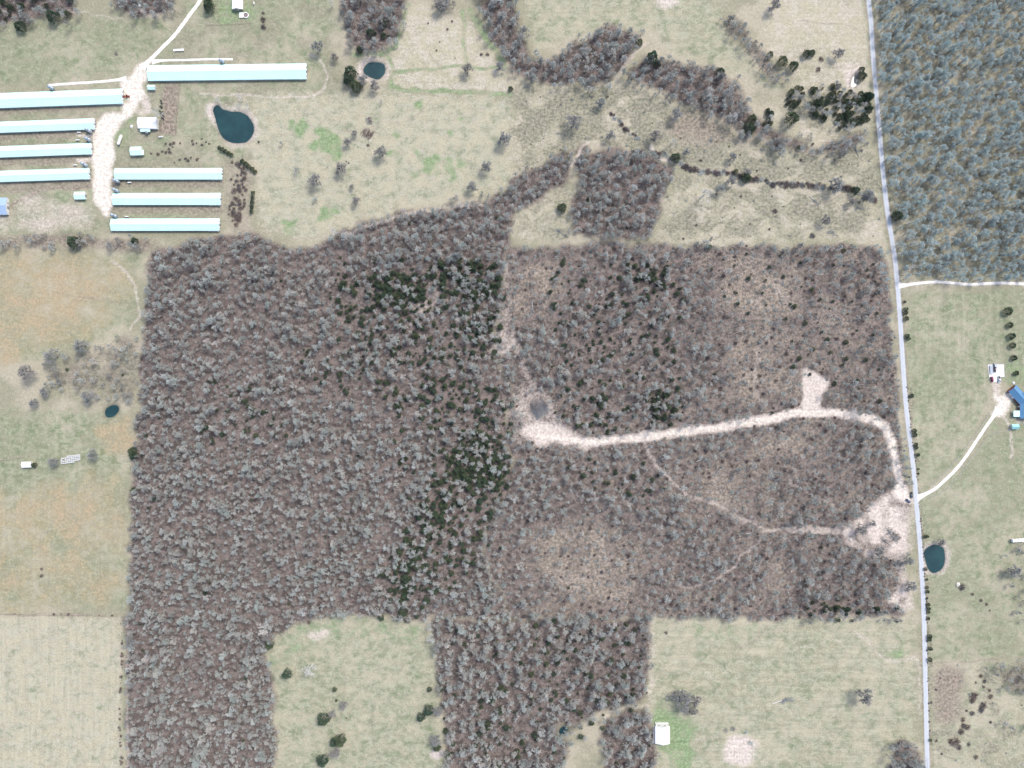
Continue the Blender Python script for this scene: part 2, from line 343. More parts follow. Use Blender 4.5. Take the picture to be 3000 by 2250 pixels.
# fine marks: lush patches, mown lanes, worn tracks, bare ground, painted shade along a wood edge -----------------------------------
for x, y, r in T(1, 0, [(205, 792, 22), (290, 815, 50), (360, 945, 34), (470, 920, 85), (510, 980, 60), (420, 870, 40), (1070, 690, 34), (1120, 1075, 62), (1040, 980, 24), (920, 862, 24), (1330, 768, 22), (1250, 1090, 46), (1330, 1055, 26), (1180, 1020, 30), (440, 1395, 44), (505, 1370, 20), (215, 1460, 46), (870, 980, 26), (1280, 1150, 22), (1270, 875, 16), (1040, 1140, 20), (1080, 1045, 26)]):
    lush = mx(lush, .8 * disc(x, y, r / 2.212, 14))
lush = mx(lush, .6 * area(W_e1, 10)); lush = mx(lush, .6 * area(W_e2, 8)); mud = mx(mud, .35 * area(F_farm, 20) * (N5 > .55))
for pts, w in ((T(1, 0, [(620, 358), (750, 350), (850, 352), (905, 300), (930, 200), (965, 100), (1000, 30)]), 9), (T(1, 0, [(850, 360), (885, 450), (870, 560), (940, 582), (1200, 590), (1400, 600), (1659, 608)]), 9),
               (T(1, 0, [(885, 468), (1000, 460), (1200, 438), (1350, 425), (1450, 442), (1600, 438)]), 5), (T(1, 0, [(1340, 70), (1345, 200), (1362, 400)]), 10), (T(1, 0, [(1380, 60), (1500, 250), (1590, 400), (1620, 480)]), 16)):
    lush = mx(lush, .55 * line(pts, w, 5)); straw = straw * (1 - .6 * line(pts, w, 5))
lush = mx(lush, .75 * area(T(2, 2, [(895, 1240), (1000, 1270), (1080, 1310), (1150, 1340), (1190, 1420), (1180, 1550), (1150, 1659), (1050, 1659), (1020, 1560), (900, 1530)]), 8))
lush = mx(lush, .5 * area(T(0, 0, [(770, 830), (860, 720), (890, 840), (900, 900), (830, 920), (790, 1040), (745, 1050), (750, 900)]), 8)); lush = mx(lush, .4 * area(T(0, 0, [(600, 1330), (640, 1400), (700, 1450), (720, 1500), (600, 1500)]), 10))
lush = mx(lush, .5 * area(T(0, 0, [(400, 1240), (470, 1235), (480, 1300), (560, 1300), (600, 1240), (600, 1320), (480, 1330), (410, 1320)]), 8)); lush = mx(lush, .55 * area(T(0, 0, [(1340, 0), (1340, 160), (1530, 155), (1640, 130), (1640, 0)]), 6))
lush = mx(lush, .5 * area(T(3, 1, [(1540, 700), (1660, 700), (1660, 860), (1600, 830), (1540, 830)]), 8)); lush = mx(lush, .35 * area(T(3, 1, [(1440, 1090), (1490, 1040), (1540, 1060), (1560, 1130), (1470, 1150)]), 8))
lush = mx(lush, .45 * area(T(3, 2, [(720, 870), (790, 900), (960, 870), (975, 910), (860, 940), (800, 950)]), 6))
lush = mx(lush, .35 * area(T(2, 2, [(1060, 730), (1600, 730), (1659, 760), (1300, 800), (1080, 790)]), 14)); lush = mx(lush, .35 * area(T(1, 2, [(340, 700), (1080, 700), (1080, 850), (900, 800), (500, 800), (300, 900), (100, 1060), (60, 960)]), 20))
lush = mx(lush, .4 * area(T(0, 1, [(690, 500), (770, 490), (770, 560), (710, 580)]), 10)); lush = mx(lush, .3 * area(T(0, 2, [(790, 700), (830, 700), (815, 1659), (770, 1659), (780, 1200)]), 4, warp=False))  # last strip paints the woods' shadow as darker green beside the cream field
for pts, w, v in ((T(1, 0, [(330, 345), (400, 362), (440, 420), (460, 490), (442, 575), (370, 630), (200, 632), (100, 630), (0, 628)]) + T(0, 0, [(1500, 615), (1300, 605)]), 3, .5), (T(0, 0, [(440, 65), (600, 90), (800, 130), (950, 110), (1100, 70)]), 3, .4),
        (T(1, 0, [(560, 1525), (700, 1475), (850, 1425), (1000, 1380), (1250, 1345), (1480, 1325)]), 6, .5), (T(0, 1, [(720, 20), (820, 100), (875, 180), (890, 280), (905, 380), (850, 470)]), 4, .5), (T(2, 0, [(870, 280), (780, 360), (710, 440), (680, 520)]), 7, .5),
        (T(3, 1, [(1530, 1030), (1555, 1090), (1575, 1170), (1580, 1300)]), 5, .5), (T(3, 1, [(1490, 900), (1478, 815)]), 14, .6), (T(3, 2, [(550, 770), (640, 830), (700, 910), (760, 960), (850, 960), (960, 950), (980, 1000), (985, 1300)]), 8, .35),
        (T(3, 2, [(200, 890), (300, 845), (450, 835), (560, 820)]), 4, .3), (T(0, 2, [(830, 720), (828, 1659)]), 4, .35), (T(2, 2, [(600, 1330), (640, 1300), (720, 1270), (880, 1250)]), 6, .4), (T(2, 2, [(905, 730), (905, 1230)]), 14, .3), (T(2, 0, [(900, 950), (960, 1030), (1060, 1050), (1180, 1100), (1290, 1112), (1420, 1120)]), 6, .7), (T(2, 0, [(500, 915), (440, 970), (415, 1040), (385, 1075)]), 5, .6),
        (south_track, 7, .42), (south_track[:9], 16, .5), (north_track, 9, .34), (loop_track, 6, .34), (mid_track, 7, .3), (nw_track, 12, .25), (log_road, 20, .8), (T(0, 0, [(900, 600), (940, 640), (955, 720)]), 16, .7), (T(0, 0, [(880, 640), (870, 700), (900, 730), (950, 735)]), 10, .5), (house_drive, 12, .2), (side_lane, 12, .3)):
    soil = mx(soil, v * line(pts, w, 9 if w > 8 else 5))
soil = mx(soil, area(landing, 8)); soil = mx(soil, 1.2 * area(well_pad, 3, warp=False)); soil = mx(soil, area(junction, 6)); soil = mx(soil, .85 * area(clearing, 8) * (.25 + 1.1 * N1)); soil = mx(soil, area(T(3, 0, [(480, 450), (540, 440), (600, 430), (590, 560), (540, 590), (480, 580), (500, 520)]), 4))
soil = mx(soil, .5 * disc(*T(1, 1, [(1610, 560)])[0], 40, 30)); soil = mx(soil, .3 * area(T(1, 1, [(1540, 460), (1620, 300), (1640, 60), (1690, 0), (1690, 700), (1600, 640)]), 16)); soil = mx(soil, .85 * disc(*T(2, 2, [(1480, 1530)])[0], 46, 26)); straw = mx(straw, disc(*T(2, 2, [(1480, 1530)])[0], 60, 30)); soil = mx(soil, .8 * area(T(1, 2, [(340, 772), (420, 785), (510, 770), (450, 830), (350, 830)]), 3))
soil = mx(soil, .8 * area(T(2, 0, [(920, -10), (1080, -10), (1060, 50), (980, 65), (920, 40)]), 5)); soil = mx(soil, .85 * disc(*T(1, 2, [(1160, 1575)])[0], 17, 8)); soil = mx(soil, .5 * area(T(0, 0, [(60, 1330), (160, 1240), (280, 1260), (480, 1330), (590, 1290), (590, 1500), (300, 1520), (0, 1450), (0, 1400)]), 16) * (.5 + .8 * N5))
soil = mx(soil, .5 * area(T(3, 1, [(1590, 1030), (1660, 1030), (1660, 1085), (1580, 1075)]), 5)); soil = mx(soil, .6 * area(T(3, 0, [(420, 400), (600, 400), (600, 470), (460, 480)]), 12)); soil = mx(soil, .4 * area(T(1, 1, [(960, 330), (1200, 180), (1260, 300), (1120, 430)]), 18))
soil = mx(soil, .6 * area(T(2, 1, [(0, 900), (80, 900), (120, 1060), (60, 1210), (0, 1200)]), 14)); soil = mx(soil, .2 * openm * (.4 + .8 * N1)); mud = mx(mud, mx(.4 * thin * (.2 + 1.0 * N5), .7 * openm)); soil = mx(soil, .4 * area(T(2, 1, [(40, 870), (120, 850), (240, 900), (320, 1050), (200, 1100), (50, 1110)]), 9)); scrub = mx(scrub, .7 * area(W_wet, 20) * (.5 + .6 * N1)); scrub = mx(scrub, .7 * area(W_ne, 9))
for a, b, w in (((0, 1215), (590, 1185), 30), ((0, 715), (600, 690), 22), ((0, 880), (560, 850), 26), ((0, 1045), (560, 1025), 28), ((750, 1185), (1430, 1180), 22), ((740, 1350), (1420, 1350), 22)):
    mud = mx(mud, .6 * line(T(0, 0, [a, b]), w / 2.2 + 14, 8))
mud = mx(mud, .85 * area(T(0, 0, [(1050, 560), (1165, 545), (1135, 880), (1015, 880), (1060, 700)]), 4)); mud = mx(mud, .8 * line(T(0, 0, [(610, 1212), (500, 1215), (350, 1220), (260, 1228), (200, 1262), (140, 1300), (80, 1325), (0, 1345)]), 5, 4)); mud = mx(mud, .5 * area(T(0, 0, [(0, 1330), (100, 1310), (130, 1400), (60, 1440), (0, 1450)]), 10))
mud = mx(mud, .55 * area(T(0, 0, [(1440, 1040), (1640, 1060), (1640, 1500), (1430, 1500)]), 16)); mud = mx(mud, .4 * area(T(0, 0, [(960, 1000), (1100, 920), (1330, 880), (1400, 920), (1250, 1010), (1000, 1040)]), 16)); mud = mx(mud, .5 * line(D([(0, 522), (330, 530)]), 30, 14))
for a, b in ((T(0, 2, [(0, 660)]), T(0, 2, [(790, 672)])), (T(0, 1, [(0, 1325)]), T(0, 1, [(150, 1305)])), (T(3, 2, [(1060, 985)]), T(3, 2, [(1480, 955)])), (T(0, 0, [(1165, 540)]), T(0, 0, [(1140, 880)]))): mud = mx(mud, .5 * line(a + b, 3, 5))
wr = random.Random(77)
for (fx, fy, ang, n_) in ((250, 300, .2, 9), (600, 330, -.5, 9), (1000, 380, .3, 9), (1200, 520, -.2, 10), (1250, 130, 1.2, 6), (1900, 80, .4, 9), (2350, 60, .2, 6), (1800, 330, -.4, 10), (2300, 620, .1, 9), (150, 850, .1, 7), (200, 1500, 1.4, 9), (120, 1600, 1.5, 7), (1000, 1950, 1.3, 8), (1100, 2050, 1.7, 6), (2150, 1900, .1, 9), (2450, 2080, .5, 8), (2800, 1700, 1.3, 9), (2850, 1150, 1.5, 6), (2880, 2150, 1.0, 6)):
    p_ = [(fx, fy)]; a_ = ang                       # worn animal paths and old wheel marks through the grass
    for k in range(n_): a_ += wr.uniform(-.35, .35); p_.append((p_[-1][0] + 34 * math.cos(a_), p_[-1][1] + 34 * math.sin(a_)))
    mud = mx(mud, .42 * line(p_, 2, 5, .2) * (1 - litter))
for p_ in (T(2, 2, [(990, 1150), (1050, 1110), (1150, 1115), (1240, 1175), (1275, 1270)]), T(2, 2, [(940, 1090), (1010, 990), (1110, 950), (1230, 990), (1330, 1090)]), T(2, 2, [(920, 960), (960, 800), (1050, 730), (1500, 725)]), T(2, 2, [(1180, 1490), (1300, 1460), (1400, 1440)]), T(3, 0, [(120, 180), (250, 240), (420, 240), (540, 170), (590, 60)]), T(3, 0, [(180, 130), (280, 190), (420, 190), (500, 120), (530, 20)])):
    straw = mx(straw, .5 * line(p_, 3, 6, .5)); green = green * (1 - .45 * line(p_, 3, 6, .5))
dm = line(main_road, 26, 7); mud = mx(mud, .45 * dm); lush = mx(lush, .3 * line(main_road, 34, 8) * (1 - litter)); scrub = mx(scrub, .55 * line([(x + 14, y) for x, y in main_road if y > 1050], 8, 6))
for n_, (pl, _) in ponds.items():
    pm = area(pl, 5, warp=False, e=False); bank = np.clip(area(pl, 17, e=False) * 2.8, 0, 1)
    soil = mx(soil, (1.0 if n_ not in ('thicket_pond', 'brush_pond') else .1) * bank * (.55 + .6 * N1)); wet = mx(wet, np.clip(area(pl, 5, warp=False, e=False) * 1.4, 0, 1)); litter = litter * (1 - bank)
gravel = mx(gravel, .9 * area(yard, 5, e=False)); gravel = mx(gravel, .9 * area(house_yard, 4)); gravel = mx(gravel, .85 * area(junction, 8)); gravel = mx(gravel, .55 * line(T(0, 0, [(510, 882), (615, 882)]), 8, 5)); gravel = mx(gravel, .6 * line(T(0, 0, [(510, 1042), (600, 1040)]), 8, 5))
gravel = mx(gravel, .62 * line(log_road, 8, 9)); gravel = mx(gravel, .75 * line(log_road[:7], 10, 8)); gravel = mx(gravel, .45 * area(T(0, 0, [(1440, 668), (1520, 672), (1620, 680), (1620, 720), (1500, 715), (1445, 705)]), 6))
litter = litter * (1 - .6 * np.clip(line(main_road, 18, 8), 0, 1))
no_tree = np.clip(mx(mx(line(log_road, 22, 3), line(south_track, 12, 3)), mx(line(north_track, 14, 3), area(landing, 4))), 0, 1)
for q in (area(T(2, 1, [(50, 880), (120, 860), (235, 905), (310, 1050), (200, 1100), (60, 1110)]), 4), area(well_pad, 3), area(junction, 3), .97 * area(clearing, 4), line(loop_track, 8, 3), line(main_road, 30, 3), line(side_lane, 18, 3), line(T(2, 0, [(870, 280), (780, 360), (710, 440), (680, 520)]), 12, 3), line(T(2, 2, [(600, 1330), (640, 1300), (720, 1270), (880, 1250)]), 10, 3)): no_tree = mx(no_tree, q)
for n_, (pl, _) in ponds.items(): no_tree = mx(no_tree, np.clip(area(pl, 9, warp=False, e=False) * 3, 0, 1))
def at(a, x, y):
    i = np.clip(((np.asarray(y) + MG) / G).round().astype(int), 0, NY - 1); j = np.clip(((np.asarray(x) + MG) / G).round().astype(int), 0, NX - 1)
    return a[i, j]
pond_depth = Z0()
for n_, (pl, _) in ponds.items(): pond_depth = mx(pond_depth, blur(inpoly(GX, GY, pl).astype(float), 6))

# ------------------------------------------------------------------ the ground material
gm, t = new_mat('ground_cover')
pos = t.pos()
def attr(name):
    a = t.n('ShaderNodeAttribute', attribute_name=name); sp = t.n('ShaderNodeSeparateColor'); t.t.links.new(a.outputs['Color'], sp.inputs[0])
    return sp.outputs[0], sp.outputs[1], sp.outputs[2], a.outputs['Alpha']
a_green, a_straw, a_orange, a_litter = attr('cover_a')
a_soil, a_mud, a_lush, a_scrub = attr('cover_b')
a_rv, a_rh, a_gravel, a_wet = attr('cover_c')
def wide(n, k=2.3): return t.math('ADD', t.math('MULTIPLY', t.math('SUBTRACT', n, .5), k), .5)
nb = wide(t.noise(pos, 0.018, 3, .6)); nm = wide(t.noise(pos, 0.09, 5, .65)); nf = wide(t.noise(pos, 0.42, 4, .7), 1.8); nt = wide(t.noise(pos, .85, 3, .75), 1.8); nm2 = wide(t.noise(t.scalevec(pos, (1.0, 1.3, 1.0)), 0.17, 5, .7, .6))
def cover(mask, noise, amp=0.9, sharp=3.0):
    # patchy cover: where the mask is partial the noise decides
    q = t.math('ADD', mask, t.math('MULTIPLY', t.math('SUBTRACT', noise, 0.5), amp))
    w = t.math('ADD', t.math('MULTIPLY', t.math('SUBTRACT', q, 0.5), sharp), 0.5, clamp=True)
    return t.math('MULTIPLY', w, t.ramp(mask, 0.0, 0.25))
nmix = t.math('ADD', t.math('MULTIPLY', nm, .5), t.math('MULTIPLY', nf, .5))
nmix2 = t.math('ADD', t.math('MULTIPLY', nm2, .6), t.math('MULTIPLY', nt, .4))
c = t.mix(t.ramp(nb, .35, .65), (.285, .27, .19), (.385, .345, .26))
c = t.mix(cover(a_straw, nmix2, 1.5, 1.4), c, t.mix(t.ramp(nm, .3, .7), (.41, .375, .27), (.465, .42, .34)))
c = t.mix(cover(a_green, nmix, 1.7, 1.6), c, t.mix(t.ramp(nm2, .3, .7), (.175, .205, .12), (.29, .305, .205)))
c = t.mix(cover(a_orange, nmix, 1.9, .95), c, (.38, .295, .19))
c = t.mix(cover(a_scrub, t.math('ADD', t.math('MULTIPLY', wide(t.noise(t.scalevec(pos, (1, 1.6, 1)), .045, 5, .72, .8), 2.6), .72), t.math('MULTIPLY', nmix2, .28)), 1.5, 2.6), c, t.mix(t.ramp(nf, .35, .65), (.20, .195, .14), (.29, .27, .20)))
c = t.mix(cover(a_lush, nmix, 1.8, 1.6), c, t.mix(t.ramp(nf, .3, .7), (.165, .235, .115), (.25, .31, .175)))
c = t.mix(cover(a_litter, nm, .4, 1.8), c, t.mix(t.ramp(nmix2, .35, .65), (.088, .074, .066), (.208, .170, .150)))
c = t.mix(cover(a_mud, nmix, .9, 1.5), c, t.mix(t.ramp(nf, .3, .7), (.185, .155, .122), (.315, .262, .21)))
c = t.mix(cover(a_soil, nmix2, .6, 1.4), c, t.mix(t.ramp(nf, .3, .7), (.49, .42, .365), (.59, .515, .455)))
c = t.mix(cover(a_gravel, nmix, .25, 1.6), c, t.mix(t.ramp(nf, .3, .7), (.60, .53, .455), (.72, .65, .57)))
c = t.mix(a_wet, c, (.07, .075, .055))
# tufts and mowing lines
rv = t.noise(t.scalevec(pos, (1.0, .06, 1.0)), .35, 3, .6); rh = t.noise(t.scalevec(pos, (.06, 1.0, 1.0)), .35, 3, .6)
kv = t.math('MULTIPLY', t.math('SUBTRACT', rv, .5), t.math('MULTIPLY', a_rv, .45)); kh = t.math('MULTIPLY', t.math('SUBTRACT', rh, .5), t.math('MULTIPLY', a_rh, .5))
tuft = t.math('ADD', t.math('MULTIPLY', t.math('SUBTRACT', nt, .5), .5), t.math('MULTIPLY', t.math('SUBTRACT', nf, .5), .46))
gain = t.math('ADD', t.math('ADD', t.math('ADD', 1.0, tuft), kv), kh)
gc = t.n('ShaderNodeCombineXYZ')
for i in range(3): t.set(gc.inputs[i], gain)
c = t.mix(1.0, c, gc.outputs[0], 'MULTIPLY')
t.finish(c, .95, 0, .1, bump=t.math('ADD', nf, nt), bstr=.35, bdist=.2)

# ------------------------------------------------------------------ the land itself, field by field
rdx = np.clip(1 - pond_depth * 1.0, 0, 1)
ZG = -1.1 * np.clip((pond_depth - .12) / .88, 0, 1)
VX, VY = (GX - 1500) * S, (1125 - GY) * S
A = np.stack([green, straw, orange, litter], -1).reshape(-1, 4); B = np.stack([soil, mud, lush, scrub], -1).reshape(-1, 4); C = np.stack([rows_v, rows_h, gravel, wet], -1).reshape(-1, 4)
V3 = np.stack([VX, VY, ZG], -1).reshape(-1, 3)
cxs, cys = (GX[:-1, :-1] + G / 2), (GY[:-1, :-1] + G / 2)
region = np.zeros(cxs.shape, int)
FIELDS = [('pasture_field', F_nw, 'green and tan pasture at the north-west above the long houses'), ('hay_field', F_nhay, 'pale green hay field north of the tree belts'), ('hay_field', F_neast, 'pale straw field with curved mowing lines beside the north-east road'),
    ('grass_field', F_nstraw, 'straw coloured fallow grass framed by green mown lanes'), ('pasture_field', F_mid, 'straw pasture with bright green patches east of the poultry farm'), ('scrub_field', F_scrub, 'mottled tan and grey scrub land south of the tree belts'),
    ('scrub_field', F_sq, 'tan scrub field between the square wood and the road'), ('scrub_field', F_sqw, 'narrow tan clearing west of the square wood'), ('grass_field', F_west, 'orange tinted grass field along the west edge'), ('grass_field', F_swest, 'green and orange rough field south of the lone white shed'),
    ('hay_field', F_cream, 'evenly cream coloured hay field in the south-west corner'), ('pasture_field', F_south, 'yellow green pasture cut into the south side of the woods'), ('hay_field', F_seast, 'large mown tan field around the white roofed house'), ('hay_field', F_ehay, 'pale green hay field between the road and the blue roofed house'),
    ('pasture_field', F_east, 'pale green pasture around the roadside pond'), ('scrub_field', F_ebrush, 'brown brush field in the south-east corner'), ('farm_ground', F_farm, 'worn grass around the poultry houses')]
WL = [('woodland_floor', [W_main], 'brown leaf litter under the dense western woods'), ('woodland_floor', [W_east], 'pinkish leaf litter showing between the thinned eastern woods'), ('woodland_floor', [W_south, W_south2], 'leaf litter under the southern lobe of the woods'),
    ('woodland_floor', [W_square], 'leaf litter under the small square wood'), ('woodland_floor', [W_ne], 'forest floor east of the main road'), ('woodland_floor', [W_belt1, W_belt2, W_belt3], 'leaf litter under the northern tree belts')]
for i, (n_, pl, _) in enumerate(FIELDS): region[(region == 0) & inpoly(cxs, cys, ext(pl))] = i + 1
for i, (n_, pls, _) in enumerate(WL):
    for pl in pls: region[inpoly(cxs, cys, ext(pl))] = len(FIELDS) + 1 + i
MARKS = [('gravel_yard', inpoly(cxs, cys, yard), 'broad white gravel yard between the poultry houses'), ('gravel_yard', inpoly(cxs, cys, ext(house_yard)), 'white gravel turning place in front of the blue roofed house'), ('log_landing', inpoly(cxs, cys, landing), 'pale churned soil of the log landing in the woods'),
    ('dirt_pad', inpoly(cxs, cys, well_pad), 'heart shaped bare pink soil patch above the logging road'), ('dirt_clearing', inpoly(cxs, cys, clearing), 'pink bare clearing beside the road junction'), ('logging_road', line(log_road, 16, 1)[:-1, :-1] > .5, 'pale dirt logging road curving through the thinned woods'),
    ('dirt_track', (line(south_track, 9, 1)[:-1, :-1] > .5), 'faint dirt track winding from the junction through the thinned woods'), ('dirt_track', (line(north_track, 12, 1)[:-1, :-1] > .5), 'bare soil track leading north from the log landing'), ('dirt_track', (line(loop_track, 8, 1)[:-1, :-1] > .5), 'narrow skid track curving south through the thinned woods')]
base_id = len(FIELDS) + 1 + len(WL)
for i, (n_, mk, _) in enumerate(MARKS): region[mk] = base_id + i
jj, ii = np.meshgrid(np.arange(NX - 1), np.arange(NY - 1)); i0 = ii * NX + jj
Q = np.stack([i0 + NX, i0 + NX + 1, i0 + 1, i0], -1)
def grid_object(name, quads, label):
    used, inv = np.unique(quads.reshape(-1), return_inverse=True)
    me = bpy.data.meshes.new(name); nv, nq = len(used), len(quads)
    me.vertices.add(nv); me.vertices.foreach_set('co', V3[used].astype(np.float32).ravel())
    me.loops.add(nq * 4); me.loops.foreach_set('vertex_index', inv.astype(np.int32).ravel())
    me.polygons.add(nq); me.polygons.foreach_set('loop_start', np.arange(0, nq * 4, 4, dtype=np.int32)); me.polygons.foreach_set('loop_total', np.full(nq, 4, np.int32))
    me.update(calc_edges=True)
    for an, arr in (('cover_a', A), ('cover_b', B), ('cover_c', C)):
        at_ = me.attributes.new(an, 'FLOAT_COLOR', 'POINT'); at_.data.foreach_set('color', arr[used].astype(np.float32).ravel())
    me.polygons.foreach_set('use_smooth', np.ones(nq, bool))
    me.materials.append(gm); o = bpy.data.objects.new(name, me); col.objects.link(o)
    return tag(o, label, None, None, 'structure')
grid_object('ground', Q[region == 0], 'mixed rough grass between the fields and woods')
for i, (n_, _, lb) in enumerate(FIELDS):
    if (region == i + 1).any(): grid_object(n_, Q[region == i + 1], lb)
for i, (n_, _, lb) in enumerate(WL): grid_object(n_, Q[region == len(FIELDS) + 1 + i], lb)
for i, (n_, _, lb) in enumerate(MARKS): grid_object(n_, Q[region == base_id + i], lb)
# the land goes on to the horizon
x0, x1, y0, y1 = VX[0, 0], VX[0, -1], VY[-1, 0], VY[0, 0]; R_ = 6000.0
mb = MB(); mb.add([(-R_, -R_, 0), (R_, -R_, 0), (R_, R_, 0), (-R_, R_, 0), (x0, y0, 0), (x1, y0, 0), (x1, y1, 0), (x0, y1, 0)], [(0, 1, 5, 4), (1, 2, 6, 5), (2, 3, 7, 6), (3, 0, 4, 7)])
o = mb.build('outer_ground', gm); tag(o, 'open grassland stretching away around the photographed land', None, None, 'structure')
for an, v in (('cover_a', (.4, .3, .1, .1)), ('cover_b', (.05, .1, .1, .2)), ('cover_c', (0, 0, 0, 0))):
    at_ = o.data.attributes.new(an, 'FLOAT_COLOR', 'POINT'); at_.data.foreach_set('color', np.tile(np.array(v, np.float32), 8))

# ------------------------------------------------------------------ water
wm, t = new_mat('pond_water')
n = t.noise(t.pos(), .9, 3, .6)
t.finish(t.mix(t.ramp(t.noise(t.pos(), .08, 3), .3, .7), (.012, .040, .045), (.020, .060, .062)), .06, 0, .5, bump=n, bstr=.08, bdist=.05)
wm2, t = new_mat('silty_water')
t.finish(t.mix(t.noise(t.pos(), .3, 3), (.20, .20, .18), (.26, .26, .24)), .15, 0, .5)
for n_, (pl, lb) in ponds.items():
    cx = sum(p[0] for p in pl) / len(pl); cy_ = sum(p[1] for p in pl) / len(pl); mb = MB(); vs_ = []
    m_ = len(pl)
    for i in range(m_):       # smooth outline, a little beyond the shore so that the banks cut it
        p0, p1, p2, p3 = pl[i - 1], pl[i], pl[(i + 1) % m_], pl[(i + 2) % m_]
        for k in range(4):
            u = k / 4
            q = [.5 * (2 * p1[j] + (p2[j] - p0[j]) * u + (2 * p0[j] - 5 * p1[j] + 4 * p2[j] - p3[j]) * u * u + (-p0[j] + 3 * p1[j] - 3 * p2[j] + p3[j]) * u ** 3) for j in (0, 1)]
            d = math.hypot(q[0] - cx, q[1] - cy_); s_ = (d + 7) / d; vs_.append(P(cx + (q[0] - cx) * s_, cy_ + (q[1] - cy_) * s_))
    for v in vs_: v.z = -.42
    mb.add(vs_ + [Vector((*P(cx, cy_).xy, -.42))], [(i, (i + 1) % len(vs_), len(vs_)) for i in range(len(vs_))])
    me_f = [f[::-1] for f in mb.f]; mb.f = me_f
    tag(mb.build('pond', wm2 if n_ == 'pit_pond' else wm), lb, None, None, 'structure')

# ------------------------------------------------------------------ roads
def road_mat(name, c0, c1, rut, rutc):
    m, t = new_mat(name); a = t.n('ShaderNodeAttribute', attribute_name='across').outputs['Fac']; pos = t.pos()
    n1 = t.noise(pos, .25, 4, .65); n2 = t.noise(pos, 2.2, 2, .7); f = t.math('ADD', t.math('MULTIPLY', n1, .6), t.math('MULTIPLY', n2, .4))
    c = t.mix(t.ramp(f, .3, .7), c0, c1); c = t.mix(t.ramp(t.noise(pos, .035, 4, .7), .5, .72, 0, .45), c, tuple(x * .72 for x in c0))
    d = t.math('ABSOLUTE', t.math('SUBTRACT', t.math('ABSOLUTE', a), .45)); w = t.math('MULTIPLY', t.ramp(d, .12, .3, 1, 0), rut)
    c = t.mix(w, c, rutc); t.finish(c, .9, 0, .15, bump=n2, bstr=.3, bdist=.05); return m
def catmull(pts, step=4.0):
    o = []; n_ = len(pts)
    for i in range(n_ - 1):
        p0, p1, p2, p3 = pts[max(i - 1, 0)], pts[i], pts[i + 1], pts[min(i + 2, n_ - 1)]
        L = math.hypot(p2[0] - p1[0], p2[1] - p1[1]); m_ = max(1, int(L / step))
        for k in range(m_):
            u = k / m_; o.append(tuple(.5 * (2 * p1[j] + (p2[j] - p0[j]) * u + (2 * p0[j] - 5 * p1[j] + 4 * p2[j] - p3[j]) * u * u + (-p0[j] + 3 * p1[j] - 3 * p2[j] + p3[j]) * u ** 3) for j in (0, 1)))
    o.append(tuple(pts[-1][:2])); return o
def road(name, pts, w, mat, label, z=.05, jag=.25, flare0=0, flare1=0):
    c_ = [P(*p) for p in catmull(pts)]; r = random.Random(name); mb = MB(); rows = []; ac = []; n_ = len(c_)
    L = [0]
    for i in range(1, n_): L.append(L[-1] + (c_[i] - c_[i - 1]).length)
    for i, p in enumerate(c_):
        tn = (c_[min(i + 1, n_ - 1)] - c_[max(i - 1, 0)]).normalized(); nr = Vector((-tn.y, tn.x, 0))
        hw = w / 2 + flare0 * math.exp(-L[i] / 4) + flare1 * math.exp(-(L[-1] - L[i]) / 4); row = []
        for k in range(7):
            u = -1 + k / 3; j = (r.random() - .5) * jag if k in (0, 6) else 0
            q = p + nr * (u * hw + j); row.append((q.x, q.y, z + .06 * (1 - u * u) if abs(u) < 1 else z - .06)); ac.append(u)
        rows.append(row)
    for row in rows: mb.v.extend(row)
    for i in range(n_ - 1):
        for k in range(6): mb.f.append((i * 7 + k, (i + 1) * 7 + k, (i + 1) * 7 + k + 1, i * 7 + k + 1)); mb.m.append(0)
    mb.f = [f[::-1] for f in mb.f]
    o = mb.build(name, mat); at_ = o.data.attributes.new('across', 'FLOAT', 'POINT'); at_.data.foreach_set('value', np.array(ac, np.float32))
    for p_ in o.data.polygons: p_.use_smooth = True
    return tag(o, label, None, None, 'structure')
m_road = road_mat('chip_seal', (.42, .44, .47), (.50, .52, .55), .35, (.56, .58, .61))
m_gravel = road_mat('white_gravel', (.66, .62, .57), (.78, .74, .69), .5, (.82, .78, .73))
road('main_road', main_road, 4.1, m_road, 'pale grey chip sealed road running down the east side', jag=.3)
road('side_lane', side_lane, 2.5, m_gravel, 'narrow white gravel lane leaving the road along the forest edge', .04, .4, flare0=3.0)
road('driveway', house_drive, 2.8, m_gravel, 'curving white gravel driveway to the blue roofed house', .04, .3, flare0=3.5, flare1=2.5)
road('farm_lane', farm_lane, 3.2, m_gravel, 'white gravel lane coming down to the poultry farm from the north', .04, .4, flare1=2.5)
road('farm_lane', farm_lane_w, 2.2, m_gravel, 'thin white service lane above the upper left poultry house', .035, .4, flare0=2)
road('farm_lane', farm_lane_e, 1.9, m_gravel, 'thin white service lane above the uppermost poultry house', .035, .4, flare0=2)
